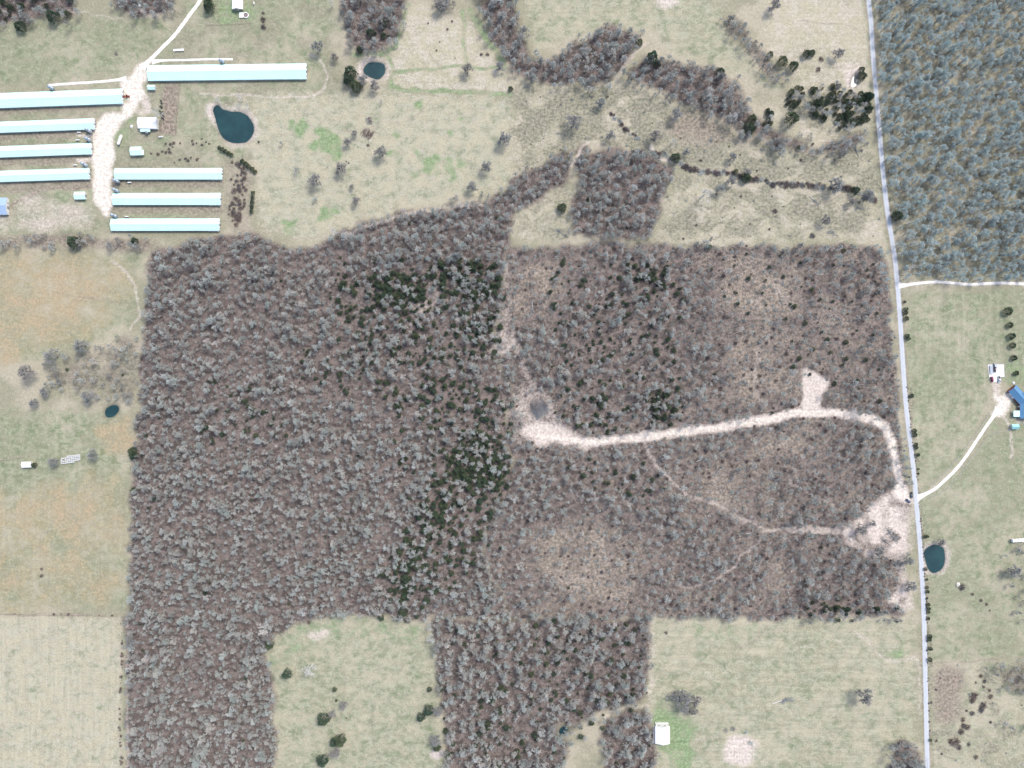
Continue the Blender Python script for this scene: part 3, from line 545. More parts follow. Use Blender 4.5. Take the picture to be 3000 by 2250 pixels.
# ------------------------------------------------------------------ trees
def bark_mat(name, cols, dark):
    m, t = new_mat(name); r = t.rand(); z = t.n('ShaderNodeSeparateXYZ'); t.set(z.inputs[0], t.objc())
    cr = t.n('ShaderNodeValToRGB'); cr.color_ramp.interpolation = 'LINEAR'; el = cr.color_ramp.elements
    el[0].position = 0; el[0].color = cols[0] + (1,); el[1].position = 1; el[1].color = cols[-1] + (1,)
    for i, c in enumerate(cols[1:-1]):
        e = el.new((i + 1) / (len(cols) - 1)); e.color = c + (1,)
    t.set(cr.inputs[0], r)
    n = t.noise(t.objc(), .9, 3, .7); c = t.mix(t.ramp(n, .3, .7), cr.outputs[0], t.mix(1.0, cr.outputs[0], dark, 'MULTIPLY'))
    t.finish(c, .9, 0, .1); return m
m_twig = bark_mat('grey_twigs', [(.45, .475, .455), (.60, .635, .61), (.40, .385, .35), (.47, .535, .51), (.60, .59, .545), (.38, .435, .41), (.53, .535, .495), (.31, .31, .295), (.56, .615, .59)], (.80, .77, .76))
m_bark = paint('grey_bark', (.24, .21, .19), .95, 0, .2, 2.0, .1)
m_pale = bark_mat('pale_bark', [(.66, .64, .60), (.60, .60, .58), (.70, .66, .62)], (.85, .82, .80))
m_slash = bark_mat('weathered_slash', [(.30, .32, .33), (.36, .38, .39), (.28, .29, .28), (.38, .37, .36)], (.7, .7, .7))
m_brown = bark_mat('brown_twigs', [(.17, .14, .14), (.22, .17, .15), (.16, .15, .16), (.25, .21, .18)], (.75, .7, .7))

def rot_dir(d, ang, az):
    d = d.normalized(); a = d.orthogonal().normalized(); b = d.cross(a)
    return (d * math.cos(ang) + (a * math.cos(az) + b * math.sin(az)) * math.sin(ang)).normalized()
def side_of(d, r):
    s = d.cross(Vector((r.uniform(-.5, .5), r.uniform(-.5, .5), 1)))
    return s.normalized() if s.length > 1e-4 else d.orthogonal().normalized()
def grow_limb(mb, p, d, L, r0, r, up, sec=5, ter=4, twig=6, tw=.042):
    """a limb with side branches and twigs"""
    pts = [Vector(p)]; dd = d.copy()
    for k in range(3):
        dd = (dd + Vector((r.uniform(-.25, .25), r.uniform(-.25, .25), r.uniform(-.1, .2) + up * .12))).normalized(); pts.append(pts[-1] + dd * L / 3)
    for k in range(3): mb.cyl(pts[k], pts[k + 1], r0 * (1 - .28 * k), r0 * (1 - .28 * (k + 1)), 4, 0, False)
    for s in range(sec):
        u = .3 + .7 * (s + r.random() * .6) / sec; u = min(u, .999); k = int(u * 3); q = pts[k].lerp(pts[k + 1], u * 3 - k)
        d2 = rot_dir((pts[k + 1] - pts[k]), r.uniform(.45, 1.0), s * 2.4 + r.random()); d2 = (d2 + Vector((0, 0, up * .3))).normalized()
        L2 = L * r.uniform(.35, .55) * (1.15 - .5 * u); e = q + d2 * L2
        mb.cyl(q, e, r0 * .38, r0 * .16, 3, 0, False)
        for w in range(ter):
            v = .35 + .65 * (w + r.random() * .7) / ter; v = min(v, 1); q2 = q.lerp(e, v); d3 = rot_dir(d2, r.uniform(.35, .95), w * 2.4 + r.random() * 1.5); d3 = (d3 + Vector((0, 0, up * .25))).normalized()
            L3 = L2 * r.uniform(.45, .7); e2 = q2 + d3 * L3; sd = side_of(d3, r)
            mb.blade(q2, e2, tw * 1.1, sd); mb.blade(q2, e2, tw * .9, d3.cross(sd))
            for x in range(twig):
                y = r.uniform(.15, 1.0); q3 = q2.lerp(e2, y); d4 = rot_dir(d3, r.uniform(.3, .9), r.uniform(0, 6.28)); sd = side_of(d4, r)
                mb.blade(q3, q3 + d4 * L3 * r.uniform(.5, .95), tw, sd)
def bare_tree(seed, h=9.0, rad=3.1, n=9, spread=1.0, sec=5, ter=4, twig=6, tw=.042):
    r = random.Random(seed); tk, cr = MB(), MB()
    lean = Vector((r.uniform(-.3, .3), r.uniform(-.3, .3), 0)); pz = [Vector((0, 0, -.3)), lean * .4 + Vector((0, 0, h * .3)), lean + Vector((0, 0, h * .6)), lean * 1.3 + Vector((0, 0, h * .78))]
    rr = [.26, .19, .13, .07]
    for k in range(3): tk.cyl(pz[k], pz[k + 1], rr[k], rr[k + 1], 7, 0, k == 0)
    for i in range(n):
        u = i / (n - 1); z = h * (.32 + .46 * u); k = min(2, int(z / h / .26)); p = Vector((lean.x * min(1.3, z / h / .6), lean.y * min(1.3, z / h / .6), z))
        el = math.radians(18 + 55 * u + r.uniform(-8, 8)); az = i * 2.399 + r.uniform(-.4, .4); d = Vector((math.cos(az) * math.cos(el) * spread, math.sin(az) * math.cos(el) * spread, math.sin(el))).normalized()
        grow_limb(cr, p, d, rad * (1.0 - .25 * u) * r.uniform(.8, 1.1), .085 - .03 * u, r, 1.0, sec, ter, twig, tw)
    return tk, cr
BARE = []
for i in range(8):
    tk, cr = bare_tree(100 + i, (9, 8, 11)[i % 3], (3.4, 3.0, 3.3)[i % 3] + .2 * (i % 4), (10, 8, 9)[i % 3], (1.0, 1.5, .8)[i % 3], 5, 4, (9, 7, 10)[i % 3], (.068, .072, .062)[i % 3])
    BARE.append((tk.mesh('trunk', m_bark), cr.mesh('crown', m_twig)))
m_haze_tint = bark_mat('haze_tinted_twigs', [(.48, .57, .56), (.60, .68, .67), (.43, .50, .50), (.55, .65, .64), (.58, .64, .62), (.47, .60, .60)], (.82, .82, .80))  # blue-green lens and haze cast painted into the twig colour
HAZE_TINTED = []
for tk_, cr_ in BARE:
    cr2 = cr_.copy(); cr2.materials.clear(); cr2.materials.append(m_haze_tint); HAZE_TINTED.append((tk_, cr2))
m_dense = bark_mat('dull_twigs', [(.30, .31, .30), (.38, .39, .38), (.33, .31, .29), (.36, .39, .38)], (.8, .78, .76))
DENSE = []
for i in range(5):
    tk, cr = bare_tree(400 + i, 6.5, 3.2, 14, 1.15, 5, 5, 9, .06); DENSE.append((tk.mesh('trunk', m_bark), cr.mesh('crown', m_dense)))
PALE = []
for i in range(4):
    tk, cr = bare_tree(300 + i, 10, 3.3, 8, 1.1, 5, 4, 2, .07)
    PALE.append((tk.mesh('trunk', m_pale), cr.mesh('crown', m_pale)))

# evergreen cedars ---------------------------------------------------------------------------
m_cedar, t = new_mat('cedar_needles')
r_ = t.rand(); n_ = t.noise(t.objc(), .8, 3, .6)
cc = t.mix(r_, (.050, .090, .062), (.085, .115, .062)); cc = t.mix(t.ramp(n_, .5, .75), cc, (.15, .14, .075)); t.finish(cc, .8, 0, .2)
def cedar(seed, h=5.5, rad=1.9, n=1100, leaf=.33):
    r = random.Random(seed); tk, cr = MB(), MB(); tk.cyl((0, 0, -.2), (0, 0, h * .85), .16, .04, 6)
    ph = [r.uniform(0, 6.28) for _ in range(3)]
    for i in range(n):
        u = r.random() ** .8; z = .35 + u * (h - .35); az = r.uniform(0, 6.28)
        prof = (1 - u ** 1.6) ** .6 * (.55 + .45 * min(1, u * 5)); lump = 1 + .16 * math.sin(3 * az + ph[0] + 2 * u) + .12 * math.sin(5 * az + ph[1] - 4 * u)
        rr = rad * prof * lump * math.sqrt(r.uniform(.35, 1.08)); p = Vector((math.cos(az) * rr, math.sin(az) * rr, z))
        d = Vector((math.cos(az), math.sin(az), r.uniform(.1, .9))).normalized(); d = rot_dir(d, r.uniform(0, .6), r.uniform(0, 6.28)); s_ = Matrix.Rotation(r.uniform(0, 6.28), 3, d) @ d.orthogonal().normalized(); L = leaf * r.uniform(.7, 1.5)
        q = p + d * L; w = s_ * L * .34
        cr.add([p, p + d * L * .5 + w, q, p + d * L * .5 - w], [(0, 1, 2, 3)])
    return tk, cr
CEDAR = []
for i in range(5):
    tk, cr = cedar(500 + i, 3.4 + .35 * i, 1.9 + .12 * (i % 3)); CEDAR.append((tk.mesh('trunk', m_bark), cr.mesh('crown', m_cedar)))

# bushes, slash --------------------------------------------------------------------------------
def bush(seed, rad=1.0, n=260, flat=.75):
    r = random.Random(seed); mb = MB()
    for i in range(9):
        az, el = r.uniform(0, 6.28), r.uniform(.4, 1.4); d = Vector((math.cos(az) * math.cos(el), math.sin(az) * math.cos(el), math.sin(el) * flat)); mb.cyl((0, 0, -.1), d * rad * .7, .035, .012, 3, 0, False)
    for i in range(n):
        az, el = r.uniform(0, 6.28), math.asin(r.uniform(.05, 1)); d = Vector((math.cos(az) * math.cos(el), math.sin(az) * math.cos(el), math.sin(el) * flat)); p = d * rad * r.uniform(.2, .8)
        e = rot_dir(d, r.uniform(0, .8), r.uniform(0, 6.28)); s_ = Matrix.Rotation(r.uniform(0, 6.28), 3, e) @ e.orthogonal().normalized(); mb.blade(p, p + e * rad * r.uniform(.25, .5), .035, s_)
    return mb
BUSH = [bush(700 + i).mesh('bush', m_brown) for i in range(4)]
TWIGBUSH = [bush(720 + i, 1.0, 200, .8).mesh('sapling', m_twig) for i in range(4)]
def felled(seed, L=7.0, n=7, spread=.42):
    r = random.Random(seed); tk, cr = MB(), MB(); tk.cyl((-L * .45, 0, .22), (L * .2, r.uniform(-.2, .2), .25), .2, .13, 7); tk.cyl((L * .2, 0, .25), (L * .5, r.uniform(-.3, .3), .3), .13, .05, 6)
    for i in range(n):
        u = i / (n - 1); p = Vector((L * (-.12 + .5 * u), 0, .3)); a = r.uniform(-1, 1) * spread * 1.6; e = r.uniform(.05, .5); d = Vector((math.cos(a) * math.cos(e), math.sin(a), math.sin(e))).normalized()
        grow_limb(cr, p, d, L * .4 * r.uniform(.7, 1.1), .07, r, -.25, 4, 4, 3, .05)
    cr.v = [(x, y, max(.05, z * .6)) for x, y, z in cr.v]; return tk, cr
FELLED = []
for i in range(5):
    tk, cr = felled(800 + i); FELLED.append((tk.mesh('trunk', m_pale if i == 2 else m_slash), cr.mesh('crown', m_slash)))

# ---- where they stand ---------------------------------------------------------------------------
def poisson(polys, rfun, n_try, seed, taken=None, block=None):
    r = np.random.default_rng(seed); cell = 14.0; gridd = {} if taken is None else taken; out = []
    for poly in polys:
        e = ext(poly); xs = [p[0] for p in e]; ys = [p[1] for p in e]
        N = int(n_try * (max(xs) - min(xs)) * (max(ys) - min(ys)) / 1e4); X = r.uniform(min(xs), max(xs), N); Y = r.uniform(min(ys), max(ys), N)
        wx = X + at(WX - GX, X, Y) * .5; wy = Y + at(WY - GY, X, Y) * .5; k = inpoly(wx, wy, e)
        if block is not None: k &= at(block, X, Y) < .5
        X, Y = X[k], Y[k]; RR = rfun(X, Y)
        for x, y, rr in zip(X.tolist(), Y.tolist(), RR.tolist()):
            i, j = int(x // cell), int(y // cell); m_ = int(rr // cell) + 1; ok = True
            for a in range(i - m_, i + m_ + 1):
                for b in range(j - m_, j + m_ + 1):
                    for q in gridd.get((a, b), ()):
                        if (q[0] - x) ** 2 + (q[1] - y) ** 2 < rr * rr: ok = False; break
                    if not ok: break
                if not ok: break
            if ok: gridd.setdefault((i, j), []).append((x, y)); out.append((x, y))
    return out
taken = {}
cedar_pts, tree_pts = [], []     # (x, y, scale)
CD_SPARSE = [(D([(700, 600), (900, 560), (1085, 560), (1085, 760), (1000, 800), (850, 790), (760, 760)]), 16, (.5, 1.05)), (D([(900, 800), (1100, 840), (1105, 1050), (1000, 1250), (900, 1330), (820, 1290), (840, 1200), (930, 1050)]), 17, (.5, 1.05)), (D([(430, 820), (620, 820), (620, 970), (430, 970)]), 32, (.5, .9)), (D([(640, 740), (800, 740), (800, 870), (650, 860)]), 28, (.5, .9)), (D([(1180, 560), (1480, 560), (1480, 920), (1200, 920)]), 32, (.5, .95)), (D([(940, 1345), (1400, 1345), (1390, 1520), (1200, 1640), (960, 1640)]), 36, (.5, .95)), (D([(1200, 980), (1440, 1000), (1440, 1090), (1250, 1060)]), 32, (.5, .9)), (D([(1500, 540), (1920, 540), (1930, 900), (1700, 800)]), 60, (.4, .85))]
CD = [  # cedar thickets: outline, spacing, scale
 (T(3, 0, [(405, 530), (440, 525), (480, 580), (560, 610), (665, 600), (675, 720), (640, 790), (520, 830), (440, 850), (440, 700), (400, 620)]), 10.5, (.8, 1.15)), (T(3, 0, [(230, 650), (300, 660), (330, 600), (390, 640), (405, 740), (370, 770), (280, 720), (230, 700)]), 10.5, (.8, 1.1)), (T(3, 0, [(110, 640), (180, 560), (235, 560), (240, 630), (170, 690), (115, 685)]), 11, (.8, 1.1)),
 (T(3, 0, [(265, 560), (330, 530), (360, 560), (330, 600), (270, 600)]), 11, (.7, 1.0)), (T(3, 0, [(215, 900), (290, 890), (290, 960), (215, 960)]), 12, (.7, 1.0)), (T(3, 0, [(0, 700), (15, 700), (40, 800), (0, 820)]), 11, (.8, 1.1)),
 (D([(930, 570), (1000, 550), (1085, 590), (1075, 650), (1000, 660), (940, 625)]), 9, (.7, 1.2)), (D([(785, 600), (840, 585), (915, 600), (920, 650), (860, 665), (795, 650)]), 11, (.7, 1.1)), (D([(740, 640), (800, 650), (850, 700), (840, 760), (770, 740), (730, 690)]), 17, (.6, .95)), (D([(900, 640), (960, 650), (900, 700), (850, 690)]), 14, (.6, 1.0)), (D([(780, 800), (880, 820), (900, 900), (830, 880)]), 19, (.5, .95)), (D([(980, 880), (1060, 860), (1100, 900), (1100, 960), (1040, 930)]), 15, (.6, 1.0)), (D([(855, 690), (930, 690), (920, 725), (870, 730)]), 13, (.6, .9)), (D([(990, 675), (1070, 665), (1065, 735), (1005, 730)]), 10, (.7, 1.1)),
 (D([(1000, 930), (1060, 930), (1105, 990), (1090, 1050), (1040, 1070), (960, 1020)]), 11, (.7, 1.1)), (D([(925, 1040), (1000, 1040), (990, 1100), (940, 1170), (905, 1240), (880, 1320), (845, 1310), (850, 1200), (895, 1130)]), 9.5, (.7, 1.15)), (D([(490, 850), (560, 850), (600, 885), (520, 890)]), 17, (.5, .85)), (D([(690, 765), (760, 780), (760, 800), (690, 790)]), 15, (.6, .9)), (D([(845, 975), (905, 1000), (890, 1030), (850, 1000)]), 13, (.6, .9)),
 (D([(1360, 560), (1450, 565), (1440, 640), (1375, 650)]), 13, (.6, 1.0)), (D([(1230, 700), (1330, 680), (1340, 790), (1250, 800)]), 22, (.5, .9)), (D([(1200, 820), (1320, 830), (1340, 930), (1230, 920)]), 19, (.5, .95)), (D([(1285, 635), (1320, 640), (1310, 700), (1285, 690)]), 15, (.5, .8)), (D([(1385, 845), (1465, 840), (1455, 910), (1395, 915)]), 9.5, (.7, 1.1)), (D([(1160, 860), (1190, 870), (1200, 900)]), 14, (.5, .8)), (D([(1280, 870), (1340, 890), (1330, 920), (1290, 920)]), 16, (.5, .8)),
 (D([(1095, 1350), (1120, 1350), (1120, 1560), (1100, 1600)]), 16, (.5, .8)), (D([(1320, 1340), (1400, 1325), (1395, 1360), (1340, 1370)]), 17, (.5, .9)), (D([(1930, 960), (1950, 950), (1960, 1060), (1945, 1070)]), 13, (.5, .85)), (D([(1800, 1290), (1960, 1310), (1960, 1332), (1690, 1335), (1700, 1315)]), 15, (.5, .95)), (D([(1715, 540), (1745, 545), (1770, 590), (1745, 600)]), 15, (.6, .9)),
 (D([(965, 1450), (990, 1440), (995, 1500), (970, 1510)]), 20, (.5, .8)), (D([(830, 880), (870, 870), (880, 930), (850, 960)]), 18, (.5, .8)), (D([(450, 900), (500, 930), (480, 960)]), 18, (.5, .8)), (D([(1190, 1540), (1240, 1530), (1230, 1580), (1200, 1600)]), 18, (.5, .9)), (D([(120, 517), (300, 520), (300, 535), (120, 530)]), 20, (.5, .8)), (D([(0, 0), (170, 0), (150, 25), (0, 40)]), 18, (.7, 1.1)),
 (D([(780, 60), (840, 50), (850, 90), (790, 110)]), 22, (.6, .9)), (D([(742, 190), (765, 180), (790, 195), (830, 190), (860, 200), (790, 205)]), 99, (.8, 1)), (D([(550, 300), (570, 305), (700, 445), (690, 450)]), 99, (.5, .6)), (D([(1540, 1290), (1600, 1300), (1560, 1330)]), 22, (.5, .8)), (D([(1830, 560), (1900, 560), (1920, 760), (1935, 880), (1900, 900), (1880, 700)]), 40, (.4, .75))]
for pl, sp, sc in CD + CD_SPARSE:
    soft_ = np.clip(area(pl, 22) * 1.5, 0, 1)
    for x, y in poisson([pl], lambda X, Y, sp=sp: sp * rng.uniform(.55, 1.5, X.shape), 400, len(cedar_pts) + 5, taken, no_tree):
        if sp not in (10.5, 11): x += rnd.gauss(0, 13); y += rnd.gauss(0, 13)
        q_ = float(at(soft_, x, y)) ** 1.4 if sp != 10.5 and sp != 11 else 1.0
        if rnd.random() < (.5 if sp > 11.5 else .52) * q_ + (.2 if q_ == 1 else 0): cedar_pts.append((x, y, rnd.uniform(sc[0] * .75, sc[1] * 1.25)))
        else: tree_pts.append((x, y, rnd.uniform(.6, 1.0)))
den = vnoise(60, 21)
def r_main(X, Y): return 7.5 + 8.5 * at(den, X, Y) + rng.uniform(0, 6, X.shape)
def r_thin(X, Y): return 11 + 20 * at(openm, X, Y) + 9 * at(den * thin, X, Y) + rng.uniform(0, 8, X.shape)
def r_belt(X, Y): return 10 + 6 * at(den, X, Y) + rng.uniform(0, 4, X.shape)
def r_ne(X, Y): return 8.5 + 4 * at(den, X, Y) + rng.uniform(0, 4, X.shape)
def r_sparse(X, Y): return 13 + 12 * at(den, X, Y) + rng.uniform(0, 6, X.shape)
for pls, rf, sc in (([W_main], r_main, (.42, 1.2)), ([W_east], r_thin, (.42, 1.2)), ([W_south, W_south2], r_belt, (.75, 1.3)), ([W_square], r_belt, (.7, 1.15)), ([W_ne], r_ne, (.65, 1.2)),
                    ([W_belt1, W_belt2, W_nw1, W_nw2, W_n, W_n2, W_grove], r_belt, (.7, 1.25)), ([W_creek, W_belt3], r_belt, (.6, 1.0)), ([W_strip, W_wet, W_e1, W_e2, W_e3], r_sparse, (.6, 1.1))):
    jt = 4 if pls[0] is W_main or pls[0] is W_east else 8
    for x, y in poisson(pls, rf, 260, len(tree_pts) + 77, taken, no_tree):
        x += rnd.gauss(0, jt); y += rnd.gauss(0, jt)
        if at(no_tree, x, y) > .5: continue
        tree_pts.append((x, y, sc[0] + (sc[1] - sc[0]) * rnd.random() ** 1.6))
print('woods:', len(tree_pts), 'cedars:', len(cedar_pts))
# a few cedars scattered singly through the woods
rr_ = random.Random(5); keep = []
for x, y, s in tree_pts:
    if rr_.random() < .018 and x < 2560: cedar_pts.append((x, y, rr_.uniform(.35, .75)))
    else: keep.append((x, y, s))
tree_pts = keep

def put_tree(kind, protos, x, y, s, label, cat, group=None, z=6.0, vid=None, squash=1.0):
    i = rnd.randrange(len(protos)) if vid is None else vid; p = P(x, y, z * s); p.z = 0
    e = empty(kind, p, rnd.uniform(0, 6.28), s)
    if squash != 1: e.scale = (s, s, s * squash)
    place_mesh('trunk', protos[i][0], e); place_mesh('crown', protos[i][1], e)
    return tag(e, label, cat, group)
def tree_label(x, y):
    for nm, pls in (('the dense forest east of the road', [W_ne]), ('the northern tree belts', [W_belt1, W_belt2, W_belt3]), ('the small square wood', [W_square]), ('the southern lobe of the woods', [W_south, W_south2]), ('the thinned eastern woods', [W_east]), ('the dense western woods', [W_main])):
        for pl in pls:
            if inpoly(np.array([x]), np.array([y]), ext(pl))[0]: return 'tall grey leafless tree in ' + nm, 'tree', 'leafless trees of ' + nm
    return 'tall grey leafless tree in the groves and hedges around the fields', 'tree', 'leafless trees of groves and hedges'
def cedar_label(x, y):
    if x > 2200 and y < 460: nm = 'the thickets beside the pale dug pit'
    elif x < 1520 and y < 1010 and x > 950 and y > 720: nm = 'the dark thicket at the top of the western woods'
    elif 1120 < x < 1520 and 1180 < y < 1830: nm = 'the dark diagonal band through the middle of the woods'
    elif y < 720: nm = 'the groves and hedges around the northern fields'
    elif y > 1810: nm = 'the southern woods'
    elif x < 1500: nm = 'the dense western woods, standing singly'
    else: nm = 'the thinned eastern woods'
    return 'dark green cedar in ' + nm, 'tree', 'cedars of ' + nm.split(',')[0]
def cut_zone(x, y):
    if y < 1290 - (x - 1600) * .1: return 'north of the logging road'
    if x > 1950 and y < 1560: return 'inside the loop of the logging road'
    return 'south of the dirt track'
# trees of the woods: the largest as single trees, the rest as one mass
inside = lambda q: 0 <= q[0] <= 3000 and 0 <= q[1] <= 2250
pale_pts = []
order = sorted(range(len(tree_pts)), key=lambda i: -tree_pts[i][2] * (1 if inside(tree_pts[i]) else 0))
pick = set(order[:290]); rest = []
for i, (x, y, s) in enumerate(tree_pts):
    if i in pick: put_tree('bare_tree', HAZE_TINTED if x > 2560 and y < 830 else BARE, x, y, s, *tree_label(x, y))
    elif rr_.random() < .016 and inside((x, y)): pale_pts.append((x, y, s))
    else: rest.append((x, y, s))
for x, y, s in pale_pts: put_tree('pale_tree', PALE, x, y, s * .95, 'whitish leafless tree standing out among the grey woods', 'tree', 'pale barked trees of the woods')
order = sorted(range(len(cedar_pts)), key=lambda i: -cedar_pts[i][2] * (1 if inside(cedar_pts[i]) else 0)); pickc = set(order[:230]); restc = []
for i, (x, y, s) in enumerate(cedar_pts):
    if i in pickc: put_tree('cedar_tree', CEDAR, x, y, s, *cedar_label(x, y), 3.5)
    else: restc.append((x, y, s))

# one object that carries a mass of plants as instances on points
def joined(protos, name):
    c_ = bpy.data.collections.new(name)
    for i, pr in enumerate(protos):
        if isinstance(pr, tuple):
            me = bpy.data.meshes.new(name); vs_, fs, mi, mats, o = [], [], [], [], 0
            for k, q in enumerate(pr):
                vs_ += [tuple(v.co) for v in q.vertices]; fs += [tuple(j + o for j in p.vertices) for p in q.polygons]; mi += [k] * len(q.polygons); mats.append(q.materials[0]); o = len(vs_)
            me.from_pydata(vs_, [], fs)
            for m in mats: me.materials.append(m)
            me.polygons.foreach_set('material_index', mi); me.update()
        else: me = pr
        c_.objects.link(bpy.data.objects.new('%s_%02d' % (name, i), me))
    return c_
def mass(name, protos, pts, label, cat, z=6.0, tilt=.06):
    c_ = joined(protos, name + '_kinds'); n_ = len(pts); me = bpy.data.meshes.new(name); co = []
    for x, y, s in pts: p = P(x, y, z * s); co.append((p.x, p.y, 0.0))
    me.from_pydata(co, [], []); r = np.random.default_rng(len(name) + n_)
    rot = np.stack([r.normal(0, tilt, n_), r.normal(0, tilt, n_), r.uniform(0, 6.283, n_)], -1).astype(np.float32); sc = np.array([p[2] for p in pts], np.float32)
    a = me.attributes.new('turn', 'FLOAT_VECTOR', 'POINT'); a.data.foreach_set('vector', rot.ravel())
    scv = np.stack([sc * r.uniform(.88, 1.12, n_), sc * r.uniform(.88, 1.12, n_), sc * r.uniform(.85, 1.15, n_)], -1).astype(np.float32)
    a = me.attributes.new('size', 'FLOAT_VECTOR', 'POINT'); a.data.foreach_set('vector', scv.ravel())
    a = me.attributes.new('which', 'INT', 'POINT'); a.data.foreach_set('value', r.integers(0, len(protos), n_).astype(np.int32))
    o = bpy.data.objects.new(name, me); col.objects.link(o)
    ng = bpy.data.node_groups.new(name, 'GeometryNodeTree'); ng.interface.new_socket('Geometry', in_out='INPUT', socket_type='NodeSocketGeometry'); ng.interface.new_socket('Geometry', in_out='OUTPUT', socket_type='NodeSocketGeometry')
    N = ng.nodes; gi, go = N.new('NodeGroupInput'), N.new('NodeGroupOutput'); ci = N.new('GeometryNodeCollectionInfo'); ci.inputs['Collection'].default_value = c_; ci.inputs['Separate Children'].default_value = True; ci.inputs['Reset Children'].default_value = True
    ip = N.new('GeometryNodeInstanceOnPoints'); ip.inputs['Pick Instance'].default_value = True
    def na(nm, ty):
        q = N.new('GeometryNodeInputNamedAttribute'); q.data_type = ty; q.inputs['Name'].default_value = nm; return q.outputs[0]
    e2r = N.new('FunctionNodeEulerToRotation'); Lk = ng.links.new
    Lk(gi.outputs[0], ip.inputs['Points']); Lk(ci.outputs[0], ip.inputs['Instance']); Lk(na('which', 'INT'), ip.inputs['Instance Index']); Lk(na('turn', 'FLOAT_VECTOR'), e2r.inputs[0]); Lk(e2r.outputs[0], ip.inputs['Rotation']); Lk(na('size', 'FLOAT_VECTOR'), ip.inputs['Scale']); Lk(ip.outputs[0], go.inputs[0])
    md = o.modifiers.new('plants', 'NODES'); md.node_group = ng
    return tag(o, label, cat, None, 'stuff')
in_ne = lambda q: q[0] > 2560 and q[1] < 830
mass('woodland', HAZE_TINTED, [q for q in rest if in_ne(q)], 'blue-green grey mass of leafless forest east of the road', 'woodland')
rest = [q for q in rest if not in_ne(q)]
mass('woodland', BARE, rest, 'grey mass of leafless winter trees filling the woods', 'woodland')
if restc: mass('cedar_undergrowth', CEDAR, restc, 'scattered small dark green cedars growing under the bare woods', 'undergrowth', 3.0)
# saplings and brush below the trees
und = poisson([W_east, W_main, W_south, W_square], lambda X, Y: 11 + 12 * rng.random(X.shape), 60, 99, {}, no_tree)
und += poisson([W_scr for W_scr in (F_scrub, F_sq, F_ebrush)], lambda X, Y: 18 + 40 * (1 - at(scrub, X, Y)), 60, 98, {}, no_tree)
und = [(x, y, rnd.uniform(.6, 1.7) * (1.45 if at(thin, x, y) > .4 else 1.0)) for x, y in und]
mass('undergrowth', TWIGBUSH + BUSH[:1], und, 'low twiggy brush growing between the trees', 'undergrowth', 0.5, .2)
# ------------------------------------------------------------------ single trees and shrubs in the open
def cedars(pts, label, group, rad_px=None, name='cedar_tree'):
    for q in pts:
        s = q[2] / 2.212 * S / 2.0; put_tree(name, CEDAR, q[0], q[1], s, label, 'tree', group if len(pts) > 1 else None, 1.8)
cedars(T(3, 1, [(888, 297, 9), (893, 345, 14), (894, 368, 14), (898, 405, 15), (903, 518, 14), (910, 535, 13), (933, 905, 14), (948, 1132, 14), (953, 1158, 14), (960, 1220, 12), (963, 1242, 12), (972, 1288, 13), (975, 1380, 7), (977, 1410, 7)])
       + T(3, 2, [(1018, 158, 12), (1032, 158, 11), (1022, 370, 12), (1028, 437, 8), (1031, 488, 10), (1034, 515, 12), (1040, 600, 12), (1041, 625, 12), (1041, 648, 10), (1042, 690, 11), (1048, 805, 14), (1047, 825, 13), (1052, 885, 14), (1051, 957, 14), (1054, 1478, 10), (1030, 560, 7)]), 'small dark cedar bush growing on the east verge of the road', 'cedars along the road verge')
for (x, y, r), lb in zip(T(3, 1, [(1556, 358, 26), (1570, 447, 19), (1582, 519, 22), (1586, 580, 19), (1598, 660, 20), (1612, 760, 17)]), ['largest and northernmost round tree of the row above the concrete pad', 'second round tree from the north in the row above the concrete pad', 'third round tree from the north in the row above the concrete pad', 'fourth round tree from the north in the row above the concrete pad', 'fifth round tree in the row, just above the yard fence', 'round dark tree in the lawn right of the concrete pad']):
    cedars([(x, y, r)], lb, None, name='round_tree')
for (x, y, r), lb in zip(T(1, 2, [(202, 1048, 30), (435, 1345, 40), (545, 1480, 38), (505, 1492, 26), (430, 1612, 38), (510, 1150, 15), (520, 1222, 8), (1125, 1150, 17), (1120, 1285, 32), (1070, 1330, 26), (950, 655, 30), (812, 687, 19), (85, 862, 28)]), ['broad lone cedar below the pale tree in the south pasture', 'large round cedar in the middle of the south pasture', 'large cedar at the head of the clump low in the south pasture', 'smaller cedar touching the large one low in the south pasture', 'lowest large round cedar in the south pasture', 'small single cedar near the middle of the south pasture', 'tiny cedar just below the small single one in the south pasture', 'small cedar near the east edge of the south pasture', 'large cedar beside the woods on the east edge of the south pasture', 'cedar leaning out into the east edge of the south pasture', 'bright cedar on the wood edge at the top of the south pasture', 'small cedar on the wood edge at the top of the south pasture', 'cedar at the north-west corner of the south pasture']):
    cedars([(x, y, r)], lb, None)
cedars(T(1, 2, [(1200, 1145, 22), (1585, 1285, 27), (1525, 1220, 22), (1500, 1365, 18), (1620, 1400, 19), (1565, 1650, 26), (1590, 1140, 20), (1175, 1525, 26), (1240, 1570, 22)]), 'dark cedar at the ragged west side of the southern woods', 'cedars on the west side of the southern woods')
